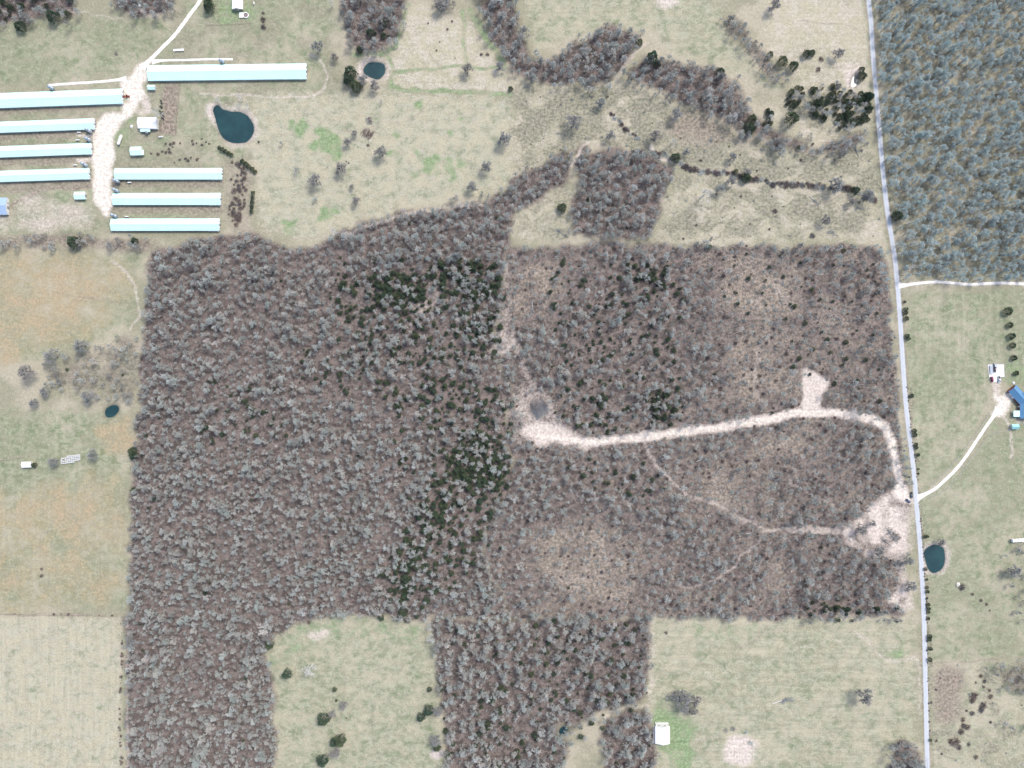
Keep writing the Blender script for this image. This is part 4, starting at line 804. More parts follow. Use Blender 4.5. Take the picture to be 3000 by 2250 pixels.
for (x, y, r), lb in zip(T(2, 0, [(325, 1345, 30), (1275, 1600, 20), (1518, 1150, 32), (1450, 1112, 16), (1060, 1022, 32), (1112, 440, 13), (905, 380, 42), (1555, 775, 32), (1540, 835, 38), (825, 275, 22), (1350, 465, 26), (945, 415, 24)]), ['lone dark cedar west of the square wood', 'lone cedar on the north edge of the thinned woods', 'large dark cedar beside the creek in the scrub', 'small cedar beside the creek in the scrub', 'cedar at the creek bend north-east of the square wood', 'tiny cedar above the second tree belt', 'broad olive cedar at the head of the second tree belt', 'cedar at the east end of the second tree belt', 'wide dark cedar at the south-east end of the second tree belt', 'cedar at the tip of the first tree belt by the track', 'cedar inside the second tree belt', 'cedar just below the broad olive one of the second belt']):
    cedars([(x, y, r)], lb, None)
for (x, y, r), lb in zip(T(3, 0, [(250, 350, 26), (285, 342, 24), (95, 398, 32), (165, 430, 32), (605, 455, 22), (612, 492, 30), (12, 355, 20), (150, 770, 42), (655, 625, 34), (655, 710, 26), (835, 1400, 34), (565, 1235, 26)]), ['western of the two touching cedars in the pale north-east field', 'eastern of the two touching cedars in the pale north-east field', 'dark cedar at the north end of the eastern thicket', 'dark cedar next to the bare tree in the eastern thicket', 'small cedar beside the pale dug pit', 'larger cedar beside the pale dug pit', 'cedar at the start of the third tree belt', 'big round tree standing alone below the cedar thickets', 'cedar at the road end of the largest thicket', 'single cedar jutting from the largest thicket towards the road', 'dark cedar on the forest edge east of the road', 'cedar in the hedge line close to the road']):
    cedars([(x, y, r)], lb, None)
for (x, y, r), lb in zip(T(1, 0, [(610, 470, 42), (600, 520, 36), (650, 560, 36), (740, 210, 26), (825, 150, 26), (825, 228, 18), (672, 322, 22), (1650, 575, 16)]), ['dark cedar left of the round north pond', 'second dark cedar left of the round north pond', 'cedar below the round north pond', 'single cedar in the north grove', 'cedar in the middle of the north grove', 'small cedar in the north grove', 'cedar at the lower edge of the north grove', 'small cedar where the mown lane meets the field corner']):
    cedars([(x, y, r)], lb, None)
for (x, y, r), lb in zip(T(0, 0, [(1355, 45, 34), (1350, 20, 30), (345, 110, 40), (130, 170, 34), (480, 1570, 40), (870, 1560, 24)]), ['green tree on the lawn by the farm house at the top', 'second green tree on the lawn by the farm house at the top', 'dark round tree standing alone in the north-west pasture', 'dark bush at the edge of the north-west woods', 'wide dark cedar in the hedge strip below the farm', 'cedar at the east end of the hedge strip below the farm']):
    cedars([(x, y, r)], lb, None)
cedars(T(0, 0, [(1420, 955, 12), (1440, 968, 14), (1460, 980, 14), (1480, 992, 14), (1500, 1003, 12), (1570, 1045, 16), (1590, 1060, 16), (1610, 1078, 16), (1632, 1095, 16), (1652, 1112, 14)]), 'cedar bush in the diagonal hedge below the farm pond', 'diagonal cedar hedge below the farm pond')
cedars(T(0, 0, [(1640, 1250, 13), (1636, 1280, 13), (1634, 1310, 14), (1630, 1340, 14), (1630, 1370, 13)]), 'cedar bush in the short hedge right of the brambles', 'short cedar hedge right of the brambles')
cedars(T(0, 1, [(860, 1265, 28), (865, 1290, 26), (865, 1520, 22), (220, 1355, 18)]), 'cedar on the west edge of the woods', 'cedars on the west wood edge')

def bares(pts, protos=DENSE, name='bare_tree', z=5.5):
    for x, y, r, lb in pts: put_tree(name, protos, x, y, r / 2.212 * S / 3.3, lb, 'tree', None, z * .7, None, .85)
def TB(c, r, L): return [T(c, r, [q[:3]])[0] + (q[3],) for q in L]
bares(TB(1, 0, [(1370, 445, 42, 'round leafless tree where the mown lanes cross'), (400, 300, 46, 'leafless tree above the end of the uppermost poultry house'), (810, 985, 46, 'grey leafless tree in the middle pasture below the brush heap'), (590, 920, 32, 'small leafless tree beside the largest green patch'), (380, 1170, 52, 'wide leafless tree in the lower middle pasture'), (550, 1090, 46, 'leafless tree right of the wide one in the middle pasture'), (640, 860, 26, 'thin leafless tree left of the brush heap'), (650, 1300, 34, 'slim leafless tree near the lower edge of the middle pasture'), (510, 370, 30, 'small leafless tree between the long house and the pond grove'), (690, 520, 40, 'leafless tree on the bank of the round north pond'), (770, 555, 40, 'leafless tree right below the round north pond'), (1580, 430, 36, 'leafless tree at the east corner of the fallow grass'), (1610, 900, 52, 'tall leafless tree on the east edge of the middle pasture'), (1490, 1080, 44, 'leafless tree in the south-east corner of the middle pasture'), (1400, 1210, 42, 'leafless tree above the wood edge track'), (620, 1210, 20, 'sapling in the lower middle pasture'), (1190, 40, 42, 'round leafless tree at the top of the fallow grass')]))
bares(TB(1, 0, [(510, 1510, 34, 'white barked tree at the creek corner of the middle pasture'), (490, 25, 24, 'pale tree at the top edge beside the north grove'), (1320, 1330, 26, 'pale tree on the wood edge track')]), PALE, 'pale_tree')
bares(TB(0, 0, [(1030, 740, 46, 'spreading white leafless tree beside the muddy pen'), (1410, 655, 24, 'bare tree at the tip of the farm pond'), (1560, 640, 30, 'pale bare tree above the farm pond'), (1605, 690, 20, 'small pale bare tree at the top right of the farm pond')]), PALE, 'pale_tree')
bares(TB(2, 0, [(400, 790, 60, 'wide grey leafless tree in the west of the scrub'), (930, 880, 48, 'leafless tree in the middle of the scrub'), (1130, 985, 30, 'slim leafless tree north of the creek bend'), (1065, 740, 46, 'leafless tree below the second tree belt'), (1430, 1020, 36, 'tall leafless tree in the east of the scrub'), (1350, 1225, 40, 'leafless tree right of the pale one in the east scrub'), (1420, 1170, 36, 'small leafless tree north of the pale one in the east scrub'), (1522, 1115, 34, 'leafless tree behind the large creek cedar'), (580, 660, 40, 'leafless tree at the head of the diagonal hedge'), (640, 880, 40, 'leafless tree north of the square wood'), (125, 505, 34, 'leafless tree hanging off the first tree belt'), (75, 205, 46, 'round leafless tree at the bend of the first belt')]))
bares(TB(2, 0, [(1040, 925, 30, 'pinkish white leafless tree in the scrub'), (1240, 1265, 55, 'broad whitish leafless tree in the east scrub field'), (1420, 770, 45, 'white limbed tree at the end of the second belt')]), PALE, 'pale_tree')
bares(TB(3, 0, [(440, 1195, 55, 'leafless tree in the hedge line of the scrub field'), (640, 1265, 50, 'leafless tree in the hedge line near the road'), (460, 345, 40, 'faint leafless tree in the pale north-east field'), (480, 1000, 40, 'leafless tree south of the cedar thicket'), (380, 1430, 40, 'leafless tree in the lower scrub field'), (540, 1310, 30, 'small leafless tree near the road in the scrub field'), (45, 30, 45, 'leafless tree on the pale patch at the top edge')]))
bares(TB(3, 2, [(628, 1190, 62, 'round leafless tree alone in the large south-east field'), (1600, 380, 46, 'leafless tree at the right edge below the white trailer'), (1125, 195, 32, 'leafless tree on the bank of the roadside pond'), (605, 115, 44, 'leafless tree left in the middle of the pale clearing'), (680, 75, 26, 'small tree left standing at the top of the pale clearing'), (720, 255, 40, 'bushy tree on the south side of the pale clearing'), (910, 310, 42, 'bare tree in the clearing near the road'), (928, 480, 40, 'leafless tree between the clearing and the road')]))
bares(TB(2, 2, [(1120, 1200, 55, 'largest tree of the round thicket above the white roofed house'), (1065, 1190, 40, 'tree on the left of the round thicket above the white roofed house'), (1190, 1220, 46, 'tree on the right of the round thicket above the white roofed house'), (1110, 1265, 46, 'tree at the bottom of the round thicket above the white roofed house'), (1170, 1290, 38, 'low tree at the lower right of the round thicket')]))
bares(TB(0, 1, [(165, 745, 62, 'large leafless tree at the west end of the wet brush'), (330, 650, 56, 'leafless tree in the wet brush west of the woods'), (520, 580, 50, 'leafless tree on the upper side of the wet brush'), (290, 880, 38, 'bushy tree below the wet brush'), (220, 950, 34, 'small bushy tree above the pale bare patch'), (350, 1330, 40, 'leafless tree left of the pale blocks'), (600, 1290, 40, 'leafless tree right of the pale blocks'), (570, 910, 50, 'leafless tree left of the tiny blue pond')]))
bares(TB(1, 2, [(350, 1010, 52, 'whitish leafless tree in the upper south pasture'), (60, 755, 50, 'cream coloured bare tree at the corner of the south pasture')]), PALE, 'pale_tree')
bares(TB(1, 2, [(490, 1310, 30, 'faint leafless tree right of the large round cedar'), (570, 1250, 34, 'leafless tree in the middle of the south pasture'), (515, 1560, 40, 'leafless tree between the lowest cedars of the south pasture'), (1165, 1480, 44, 'leafless tree above the pale mound beside the southern woods'), (1180, 1290, 40, 'leafless tree right of the east edge cedars')]))

def bushes(pts, protos, label, group, cat='bush', name='bush', z=.6):
    for x, y, r in pts:
        s = r / 2.212 * S; p = P(x, y, z * s); p.z = 0; o = place_mesh(name, rnd.choice(protos)); o.location = p; o.rotation_euler = (0, 0, rnd.uniform(0, 6.28)); o.scale = (s, s * rnd.uniform(.8, 1.2), s * .8); tag(o, label, cat, group)
br = random.Random(31)
bushes([q + (br.uniform(9, 24),) for q in poisson([T(0, 0, [(1500, 1050), (1560, 1060), (1600, 1120), (1590, 1300), (1570, 1430), (1540, 1460), (1470, 1400), (1470, 1330), (1530, 1270), (1480, 1230), (1490, 1150), (1540, 1130)])], lambda X, Y: np.full(X.shape, 9.), 200, 41, {})], BUSH, 'dark brown bramble bush in the patch right of the lower poultry houses', 'brambles right of the poultry houses')
bushes([q + (br.uniform(7, 15),) for q in poisson([T(0, 0, [(950, 1010), (1080, 920), (1170, 930), (1060, 1000), (960, 1030)]), T(0, 0, [(1225, 890), (1320, 880), (1390, 930), (1330, 940), (1240, 930)]), T(0, 0, [(1100, 1030), (1300, 1015), (1300, 1050), (1110, 1055)])], lambda X, Y: np.full(X.shape, 9.), 140, 42, {})], BUSH, 'small brown bramble on the rough bank above the lower poultry houses', 'brambles on the bank')
bushes([(x + br.uniform(-5, 5), y + br.uniform(-4, 4), br.uniform(12, 24)) for x, y in catmull(T(2, 0, [(640, 725), (700, 790), (760, 850), (815, 895)]), 6)], TWIGBUSH + BUSH, 'grey shrub in the diagonal hedge of the scrub', 'diagonal hedge of the scrub')
bushes([(x + br.uniform(-6, 6), y + br.uniform(-5, 5), br.uniform(12, 28)) for x, y in catmull(T(2, 0, [(780, 985), (900, 990), (1000, 995), (1080, 1050), (1150, 1095), (1300, 1110), (1400, 1120), (1500, 1150), (1659, 1172)]) + T(3, 0, [(80, 1195), (240, 1188), (300, 1205), (430, 1215), (540, 1220), (620, 1265), (690, 1290)]), 5.5)], BUSH + TWIGBUSH, 'dark shrub lining the creek through the scrub', 'shrubs along the creek')
bushes([(x + br.uniform(-4, 4), y, br.uniform(5, 17)) for x, y in catmull(T(0, 2, [(785, 700), (790, 900), (780, 1200), (770, 1400), (785, 1650)]), 8) if br.random() < .55], BUSH, 'low dark shrub along the field edge west of the woods', 'shrubs along the west field edge')
bushes(T(3, 2, [(1345, 1200, 34), (1330, 1230, 24), (1405, 1260, 32), (1390, 1290, 24), (1270, 1350, 18), (1275, 1390, 24), (1260, 1430, 26), (1300, 1400, 22), (1225, 1500, 36), (1190, 1490, 24), (1245, 1530, 22), (1355, 1595, 20), (1305, 1510, 14), (1130, 1570, 11), (1385, 1065, 16), (1350, 1108, 9), (1120, 1080, 7), (1440, 1160, 14), (1330, 1310, 20), (1095, 1485, 12), (1450, 1200, 20), (1290, 1290, 10), (1410, 1100, 18)]), BUSH, 'dark rounded shrub in the brown brush field', 'shrubs of the south-east brush field')
bushes(T(3, 2, [(1265, 490, 28), (1330, 535, 14), (1385, 575, 14), (1420, 600, 12), (1440, 640, 8)]), BUSH, 'dark bush in the line leading from the pale boulder', 'bush line in the east pasture')
bushes(T(1, 2, [(585, 1337, 8), (545, 1265, 5), (430, 682, 6), (445, 682, 6), (480, 690, 5), (340, 718, 14), (975, 705, 24)]), BUSH, 'tiny dark bush in the south pasture', 'tiny bushes of the south pasture')
bushes(T(0, 2, [(725, 672, 11), (440, 665, 12), (345, 665, 12), (395, 663, 6), (95, 660, 6), (265, 415, 14), (265, 370, 12), (640, 670, 7)]), BUSH, 'small bush on the fence line of the cream field', 'bushes on the west fence lines')
bushes(T(2, 2, [(1000, 785, 16), (1435, 1410, 22), (1390, 1420, 20), (1520, 1430, 16), (1550, 1500, 22)]), TWIGBUSH + BUSH, 'grey bush in the large south-east field', 'bushes of the south-east field')
bushes(T(1, 0, [(45, 80, 14), (40, 120, 26), (45, 170, 26), (1270, 135, 11), (1240, 187, 11), (1115, 150, 8), (1460, 350, 14), (1500, 350, 14), (1170, 325, 8), (1290, 375, 6), (600, 1055, 7), (585, 1045, 6), (725, 940, 12), (1190, 270, 6)]), BUSH, 'small dark bush in the northern grassland', 'bushes of the northern grassland')
bushes(T(3, 0, [(330, 445, 20), (50, 1365, 20), (295, 1525, 22), (300, 1205, 22), (120, 1200, 24), (350, 380, 20)]), BUSH + TWIGBUSH, 'greyish bush in the north-east scrub', 'bushes of the north-east scrub')
bushes([(x + br.uniform(-2, 2), y, br.uniform(3.5, 8)) for x, y in catmull([(a + 8.5, b) for a, b in main_road if 1100 < b < 2240], 9) if br.random() < .6], BUSH, 'low dark weeds in the ditch on the east side of the road', 'ditch weeds along the road')

# ------------------------------------------------------------------ felled trees, logs, stumps
def put_felled(x, y, s, rz, label, group=None, vid=None):
    i = rnd.randrange(len(FELLED)) if vid is None else vid; e = empty('felled_tree', P(x, y), rz, s); place_mesh('trunk', FELLED[i][0], e); place_mesh('crown', FELLED[i][1], e); return tag(e, label, 'felled tree', group)
for (x, y, s, a), lb in zip(T(2, 0, [(495, 515, 1.15, 4.2), (1015, 645, .95, 2), (1275, 922, .8, 1), (1305, 1535, .9, 4), (320, 1510, .9, 2.6), (570, 672, .6, 5)]) + T(3, 0, [(575, 992, .9, 2), (600, 1350, .7, 3), (430, 1515, .9, 2.6), (290, 1290, .9, 5.6)]) + T(2, 2, [(575, 835, .9, 1)]) + T(3, 2, [(75, 1225, 1.5, .3), (770, 200, 1.0, 2.5), (800, 150, 1.3, 2.2)]) + T(0, 2, [(880, 845, 1.5, 3.2)]),
        ['grey felled tree below the first tree belt', 'grey felled tree in the scrub below the second belt', 'grey heap of a felled tree in the open scrub', 'felled tree on the lower edge of the scrub field', 'felled tree in the narrow clearing west of the square wood', 'small fallen tree with a white butt in the scrub', 'fallen tree south of the cedar thicket near the road', 'small white fallen tree near the hedge line by the road', 'fallen tree in the lower scrub field near the woods', 'fallen grey tree in the middle of the lower scrub field', 'white fallen snag in the southern woods', 'large dead fallen tree in a grassy ring in the south-east field', 'felled tree lying in the pale clearing by the road', 'dark felled crown in the pale clearing by the road', 'felled tree beside the north-east corner of the cream field']): put_felled(x, y, s * 1.4, a, lb)
fl = poisson([W_east], lambda X, Y: np.full(X.shape, 46.), 30, 55, {}, mx(no_tree, (thin < .35).astype(float)))
for x, y in fl[:170]: put_felled(x, y, rnd.uniform(.5, 1.25), rnd.uniform(0, 6.28), 'grey felled tree top in the thinned woods ' + cut_zone(x, y), 'felled tree tops ' + cut_zone(x, y))
def brush_pile(x, y, L, W, rz, n, label, mats, seed, hgt=1.6, butt=False):
    r = random.Random(seed); e = empty('brush_pile', P(x, y), rz); st, tw = MB(), MB()
    for i in range(n):
        u, v = r.uniform(-.5, .5), r.uniform(-.5, .5); a = r.gauss(0, .35); ln = L * r.uniform(.4, .85); c_ = Vector((u * L * .35, v * W, .2 + hgt * r.random() * (1 - (2 * v) ** 2))); d = Vector((math.cos(a), math.sin(a), r.uniform(-.12, .12))); p0 = c_ - d * ln / 2; p1 = c_ + d * ln / 2
        if butt: p0.x = -L * .5 + r.uniform(-.4, .6)
        p0.z = max(p0.z, .12); p1.z = max(p1.z, .12); st.cyl(p0, p1, r.uniform(.07, .14), .03, 5)
        for k in range(14):
            q = p0.lerp(p1, r.uniform(.35, 1)); d2 = rot_dir(d, r.uniform(.2, .7), r.uniform(0, 6.28)); d2.z = abs(d2.z) * .4; s_ = Vector((-d2.y, d2.x, r.uniform(-.6, .6))).normalized(); tw.blade(q, q + d2 * r.uniform(.6, 1.8), .05, s_)
    st.build('stem', mats[0], e)['kind'] = 'stuff'; tw.build('twig', mats[1], e)['kind'] = 'stuff'; return tag(e, label, 'brush pile')
px_ = lambda c, r, x, y: T(c, r, [(x, y)])[0]
brush_pile(*px_(2, 1, 175, 985), 18, 13, 2.0, 120, 'big dark heap of cut trees on the log landing', (m_slash, m_brown), 1, 3.0)
brush_pile(*px_(2, 1, 95, 905), 5, 3, 1.0, 18, 'small dark brush heap beside the big heap on the landing', (m_brown, m_slash), 2, 1.2)
brush_pile(*px_(1, 0, 722, 868), 9, 8.5, 1.2, 50, 'dark round brush heap in the middle of the straw pasture', (m_brown, m_brown), 3, 2.2)
brush_pile(*px_(1, 0, 735, 785), 7, 6, .4, 22, 'low thin brush heap just above the dark round one', (m_slash, m_brown), 4, .9)
brush_pile(*px_(0, 2, 960, 945), 9.5, 6.5, .95, 34, 'bundle of felled trees with white butts near the cream field', (m_pale, m_slash), 5, 1.8, True)
brush_pile(*px_(0, 2, 1052, 1530), 11, 5.5, .5, 34, 'long bundle of felled trees with white butts in the south-west woods', (m_pale, m_slash), 6, 1.8, True)
brush_pile(*px_(0, 2, 935, 1600), 8, 3, -.35, 10, 'pair of felled trees below the long bundle', (m_pale, m_slash), 7, .8, True)
brush_pile(*px_(3, 2, 640, -15), 6, 5, .3, 16, 'scattered dark poles on the pale clearing near the junction', (m_brown, m_slash), 8, .6)
brush_pile(*px_(3, 2, 825, 165), 8, 7, .9, 36, 'dark brush heap in the pale clearing beside the road', (m_slash, m_brown), 9, 2.0)
m_log = paint('cut_log', (.52, .45, .38), .9, 0, .15, 1.5, .1); m_cut = paint('fresh_wood', (.74, .58, .36), .9, 0, .1, 3, .1)
lg = MB(); lg.cyl((-2.6, 0, .2), (2.6, 0, .2), .2, .14, 8); LOG = lg.mesh('log', m_log)
LP = poisson([W_east], lambda X, Y: np.full(X.shape, 60.), 20, 66, {}, (thin < .4).astype(float))[:85] + T(0, 2, [(1060, 515), (1050, 540), (1110, 340)]) + T(1, 2, [(600, 190), (510, 268), (1455, 390)]) + T(2, 1, [(1150, 40), (85, 1140), (150, 1220)])
for x, y in LP:
    o = place_mesh('log', LOG); o.location = P(x, y); o.rotation_euler = (0, 0, rnd.uniform(0, 6.28)); k = rnd.uniform(.6, 1.4); o.scale = (k, 1, 1); tag(o, 'pale cut log lying in the woods ' + cut_zone(x, y), 'log', 'cut logs ' + cut_zone(x, y))
sb_, sc_ = MB(), MB(); sb_.cyl((0, 0, -.1), (0, 0, .32), .36, .28, 9); sc_.cyl((0, 0, .322), (0, 0, .34), .27, .27, 9); SB, SC = sb_.mesh('base', m_bark), sc_.mesh('cut_face', m_cut)
SP_ = poisson([W_east], lambda X, Y: np.full(X.shape, 26.), 60, 67, {}, (thin < .4).astype(float)); rnd.shuffle(SP_)
for x, y in SP_[:190]:
    e = empty('tree_stump', P(x, y), rnd.uniform(0, 6), rnd.uniform(.8, 1.5)); place_mesh('base', SB, e); place_mesh('cut_face', SC, e); tag(e, 'fresh yellow tree stump in the thinned woods ' + cut_zone(x, y), 'stump', 'stumps ' + cut_zone(x, y))
# ------------------------------------------------------------------ buildings
def metal_mat(name, c, rough=.42, metal=.25, streak=.1):
    m, t = new_mat(name); o = t.objc(); n1 = t.noise(t.scalevec(o, (1, .25, 1)), .5, 4, .6); n2 = t.noise(o, .09, 3, .6); f = t.math('ADD', t.math('MULTIPLY', n1, .5), t.math('MULTIPLY', n2, .5))
    sx = t.n('ShaderNodeSeparateXYZ'); t.set(sx.inputs[0], o); wn_ = t.n('ShaderNodeTexWhiteNoise'); wn_.noise_dimensions = '1D'; t.set(wn_.inputs['W'], t.math('FLOOR', sx.outputs[0]))
    base = t.mix(t.ramp(f, .3, .7), tuple(x * (1 - 2 * streak) for x in c), c); base = t.mix(t.math('MULTIPLY', wn_.outputs[0], .5), base, tuple(x * .86 for x in c))   # sheets differ slightly
    base = t.mix(t.ramp(t.noise(t.scalevec(o, (.8, .3, 1)), .22, 4, .7), .6, .78, 0, .35), base, (c[0] * .78, c[1] * .66, c[2] * .58))                                   # a little rust and dirt
    t.finish(base, rough, metal, .4); return m
m_roof = metal_mat('white_metal_roof', (.62, .90, .875), .6, 0.0, .05); m_roofw = metal_mat('bright_white_roof', (.88, .88, .87), .5, 0, .04); m_galv = metal_mat('galvanised_steel', (.50, .56, .62), .35, .55, .14)
m_blue = metal_mat('blue_roof', (.115, .27, .45), .5, .1, .12); m_lblue = metal_mat('pale_blue_roof', (.42, .55, .72), .45, .2, .06); m_teal = metal_mat('teal_roof', (.28, .58, .60), .5, .1, .08)
m_wall = paint('white_siding', (.66, .66, .63), .7, 0, .1, .4); m_tan = paint('tan_siding', (.45, .40, .33), .8, 0, .12, .5); m_dark = paint('dark_opening', (.035, .035, .035), .6); m_glass = paint('window_glass', (.03, .045, .055), .1, 0, .1, .5, .5)
m_white = paint('white_paint', (.80, .80, .78), .5, 0, .06); m_conc = paint('concrete', (.72, .71, .69), .85, 0, .08, .3); m_grey = paint('grey_steel', (.32, .33, .34), .5, .4); m_wood = paint('weathered_wood', (.30, .25, .20), .9, 0, .2, 1.2, .1); m_brick = paint('red_brick', (.26, .10, .075), .85, 0, .15, 2)
m_curt = paint('side_curtain', (.30, .33, .33), .8)

def gable_parts(root, L, W, eave, rise, roofm, wallm, over=.45, ribs=1.2, doors=(), windows=(), capm=None, top='roof'):
    """L along x (ridge), W along y"""
    hl, hw = L / 2, W / 2; mb = MB(); prof = [(-hw, -.1), (hw, -.1), (hw, eave), (0, eave + rise), (-hw, eave)]; mb.prism(prof, -hl, hl); mb.build('wall', wallm, root)
    ang = math.atan2(rise, hw); sl = math.hypot(rise, hw) + over
    for sgn in (-1, 1):
        mb = MB(); xs0, xs1 = -hl - over, hl + over
        def pt(x, d, up): return (x, sgn * (d * math.cos(ang) + up * math.sin(ang)), eave + rise + .06 - d * math.sin(ang) + up * math.cos(ang))
        vs_ = [pt(x, d, u) for x in (xs0, xs1) for d in (0.02, sl) for u in (0, .07)]; mb.add(vs_, [(0, 1, 3, 2), (4, 6, 7, 5), (0, 4, 5, 1), (2, 3, 7, 6), (1, 5, 7, 3), (0, 2, 6, 4)] if sgn > 0 else [(0, 2, 3, 1), (4, 5, 7, 6), (0, 1, 5, 4), (2, 6, 7, 3), (1, 3, 7, 5), (0, 4, 6, 2)])
        n_ = max(2, int((xs1 - xs0) / ribs))
        for i in range(n_ + 1):
            x = xs0 + .05 + (xs1 - xs0 - .1) * i / n_; a, b = x - .035, x + .035
            vs_ = [pt(q, d, u) for q in (a, b) for d in (.05, sl - .01) for u in (.06, .085)]; mb.add(vs_, [(0, 1, 3, 2), (4, 6, 7, 5), (2, 3, 7, 6), (1, 5, 7, 3)] if sgn > 0 else [(0, 2, 3, 1), (4, 5, 7, 6), (2, 6, 7, 3), (1, 3, 7, 5)])
        rf = mb.build('roof_slope', roofm, root)
    mb = MB(); mb.prism([(-.28, eave + rise + .10), (0, eave + rise + .20), (.28, eave + rise + .10), (0, eave + rise + .16)], -hl - over, hl + over); mb.build('ridge_cap', capm or roofm, root)
    for side, u, w_, h_ in doors:          # side: 'x+','x-','y+','y-'
        mb = MB(); hb = MB()
        if side[0] == 'x':
            s = 1 if side[1] == '+' else -1; mb.box((s * (hl + .04), u, h_ / 2), (.08, w_, h_)); hb.box((s * (hl + .11), u + w_ * .38, h_ * .5), (.06, .08, .2))
        else:
            s = 1 if side[1] == '+' else -1; mb.box((u, s * (hw + .04), h_ / 2), (w_, .08, h_)); hb.box((u + w_ * .38, s * (hw + .11), h_ * .5), (.08, .06, .2))
        d = mb.build('door', m_white if wallm is not m_wall else m_grey, root); hb.build('handle', m_dark, d)
    for side, u, z, w_, h_ in windows:
        mb, fb = MB(), MB()
        s = 1 if side[1] == '+' else -1
        if side[0] == 'x': fb.box((s * (hl + .03), u, z), (.06, w_ + .2, h_ + .2)); mb.box((s * (hl + .05), u, z), (.06, w_, h_))
        else: fb.box((u, s * (hw + .03), z), (w_ + .2, .06, h_ + .2)); mb.box((u, s * (hw + .05), z), (w_, .06, h_))
        f = fb.build('window', m_white, root); mb.build('pane', m_glass, f)

def building(name, cx, cy_, Lpx, Wpx, rz, eave, rise, roofm, wallm, label, cat, doors=(), windows=(), over=.35, ribs=.9):
    p = P(cx, cy_, eave + rise * .5); p.z = 0; e = empty(name, p, math.radians(rz)); tag(e, label, cat)
    f = (H - eave) / H * S; gable_parts(e, Lpx * f - 2 * over, Wpx * f - 2 * over, eave, rise, roofm, wallm, over, ribs, doors, windows); return e

def poultry_house(lt, lb, rt, rb, label, fans, far_left=True, bins=(), fan_side=('+', '-')):
    z = 3.0; a = (P(*lt, z) + P(*lb, z)) / 2; b = (P(*rt, z) + P(*rb, z)) / 2; W = ((P(*lt, z) - P(*lb, z)).length + (P(*rt, z) - P(*rb, z)).length) / 2 - .9; L = (b - a).length - .9
    c_ = (a + b) / 2; rz = math.atan2(b.y - a.y, b.x - a.x); e = empty('poultry_house', (c_.x, c_.y, 0), rz); tag(e, label, 'poultry house', 'poultry houses of the farm')
    gable_parts(e, L, W, 2.6, W * .17, m_roof, m_wall, .45, 1.0, doors=[('x+', 0, 3.2, 2.4), ('x-', 0, 3.2, 2.4)])
    for s in (-1, 1):      # ventilation curtains along the sides
        mb = MB(); mb.box((-L * .06, s * (W / 2 + .04), 1.5), (L * .82, .07, 1.1)); mb.build('side_curtain', m_curt, e)
    for s in fan_side:
        k = 1 if s == '+' else -1
        for i in range(fans):
            x = L / 2 - 1.5 - i * 2.3; fb = MB(); y = k * (W / 2 + .42); fb.box((x, y, 1.35), (1.45, .8, 1.5), 0, 0, .92); f = fb.build('exhaust_fan', m_white, e)
            g = MB(); g.cyl((x, y + k * .41, 1.35), (x, y + k * .46, 1.35), .6, .6, 12); g.build('grille', m_dark, f)
    for i in range(3):
        fb = MB(); y = -W * .3 + i * W * .3; fb.box((L / 2 + .35, y + W * .12, 1.3), (.65, 1.35, 1.5), 0, 0, .94); f = fb.build('exhaust_fan', m_white, e); g = MB(); g.cyl((L / 2 + .68, y + W * .12, 1.3), (L / 2 + .73, y + W * .12, 1.3), .58, .58, 12); g.build('grille', m_dark, f)
    return e, L, W
T0 = lambda *q: T(0, 0, list(q))
poultry_house(*T0((957, 424), (957, 520)), *T(1, 0, [(326, 407), (326, 513)]), 'longest poultry house, alone at the top with white gleaming roof', 2)
poultry_house((-120, 277), (-120, 320), *T0((795, 572), (790, 670)), 'wide white roofed poultry house at the left edge, uppermost of that side', 2)
poultry_house((-120, 360.5), (-120, 393), *T0((612, 765), (608, 836)), 'second poultry house from the top at the left edge', 2)
poultry_house((-120, 432.5), (-120, 465), *T0((594, 925), (590, 998)), 'third poultry house from the top at the left edge', 2)
poultry_house((-120, 504), (-120, 537), *T0((579, 1087), (575, 1159)), 'lowest poultry house at the left edge', 2)
poultry_house(*T0((742, 1090), (741, 1161)), *T0((1438, 1087), (1438, 1163)), 'upper of the three poultry houses right of the yard', 4)
poultry_house(*T0((729, 1251), (727, 1326)), *T0((1430, 1249), (1428, 1328)), 'middle of the three poultry houses right of the yard', 4)
poultry_house(*T0((717, 1417), (716, 1494)), *T0((1422, 1414), (1420, 1496)), 'lowest of the three poultry houses right of the yard', 4)

def feed_bin(x, y, label, rad=1.25, h=5.2):
    e = empty('feed_bin', P(x, y, 3), rnd.uniform(0, 1)); e.location.z = 0; tag(e, label, 'feed bin', 'galvanised feed bins of the poultry farm')
    mb = MB(); mb.cyl((0, 0, 2.3), (0, 0, h), rad, rad, 18); mb.build('tank', m_galv, e)
    mb = MB(); mb.cyl((0, 0, .7), (0, 0, 2.298), .25, rad * .99, 18); mb.build('hopper', m_galv, e)
    mb = MB(); mb.cyl((0, 0, h + .002), (0, 0, h + .95), rad * 1.04, .32, 18); c_ = mb.build('cone_roof', m_galv, e); mb = MB(); mb.cyl((0, 0, h + .952), (0, 0, h + 1.1), .38, .30, 12); mb.build('lid', m_galv, c_)
    for i in range(4):
        a = math.pi / 4 + i * math.pi / 2; mb = MB(); mb.cyl((math.cos(a) * rad * 1.02, math.sin(a) * rad * 1.02, 0), (math.cos(a) * rad * 1.02, math.sin(a) * rad * 1.02, 3.0), .06, .06, 6); mb.build('leg', m_galv, e)
    mb = MB()
    for i in range(9): mb.box((rad * 1.08, 0, 1.2 + i * .45), (.05, .4, .05))
    mb.build('ladder', m_galv, e)
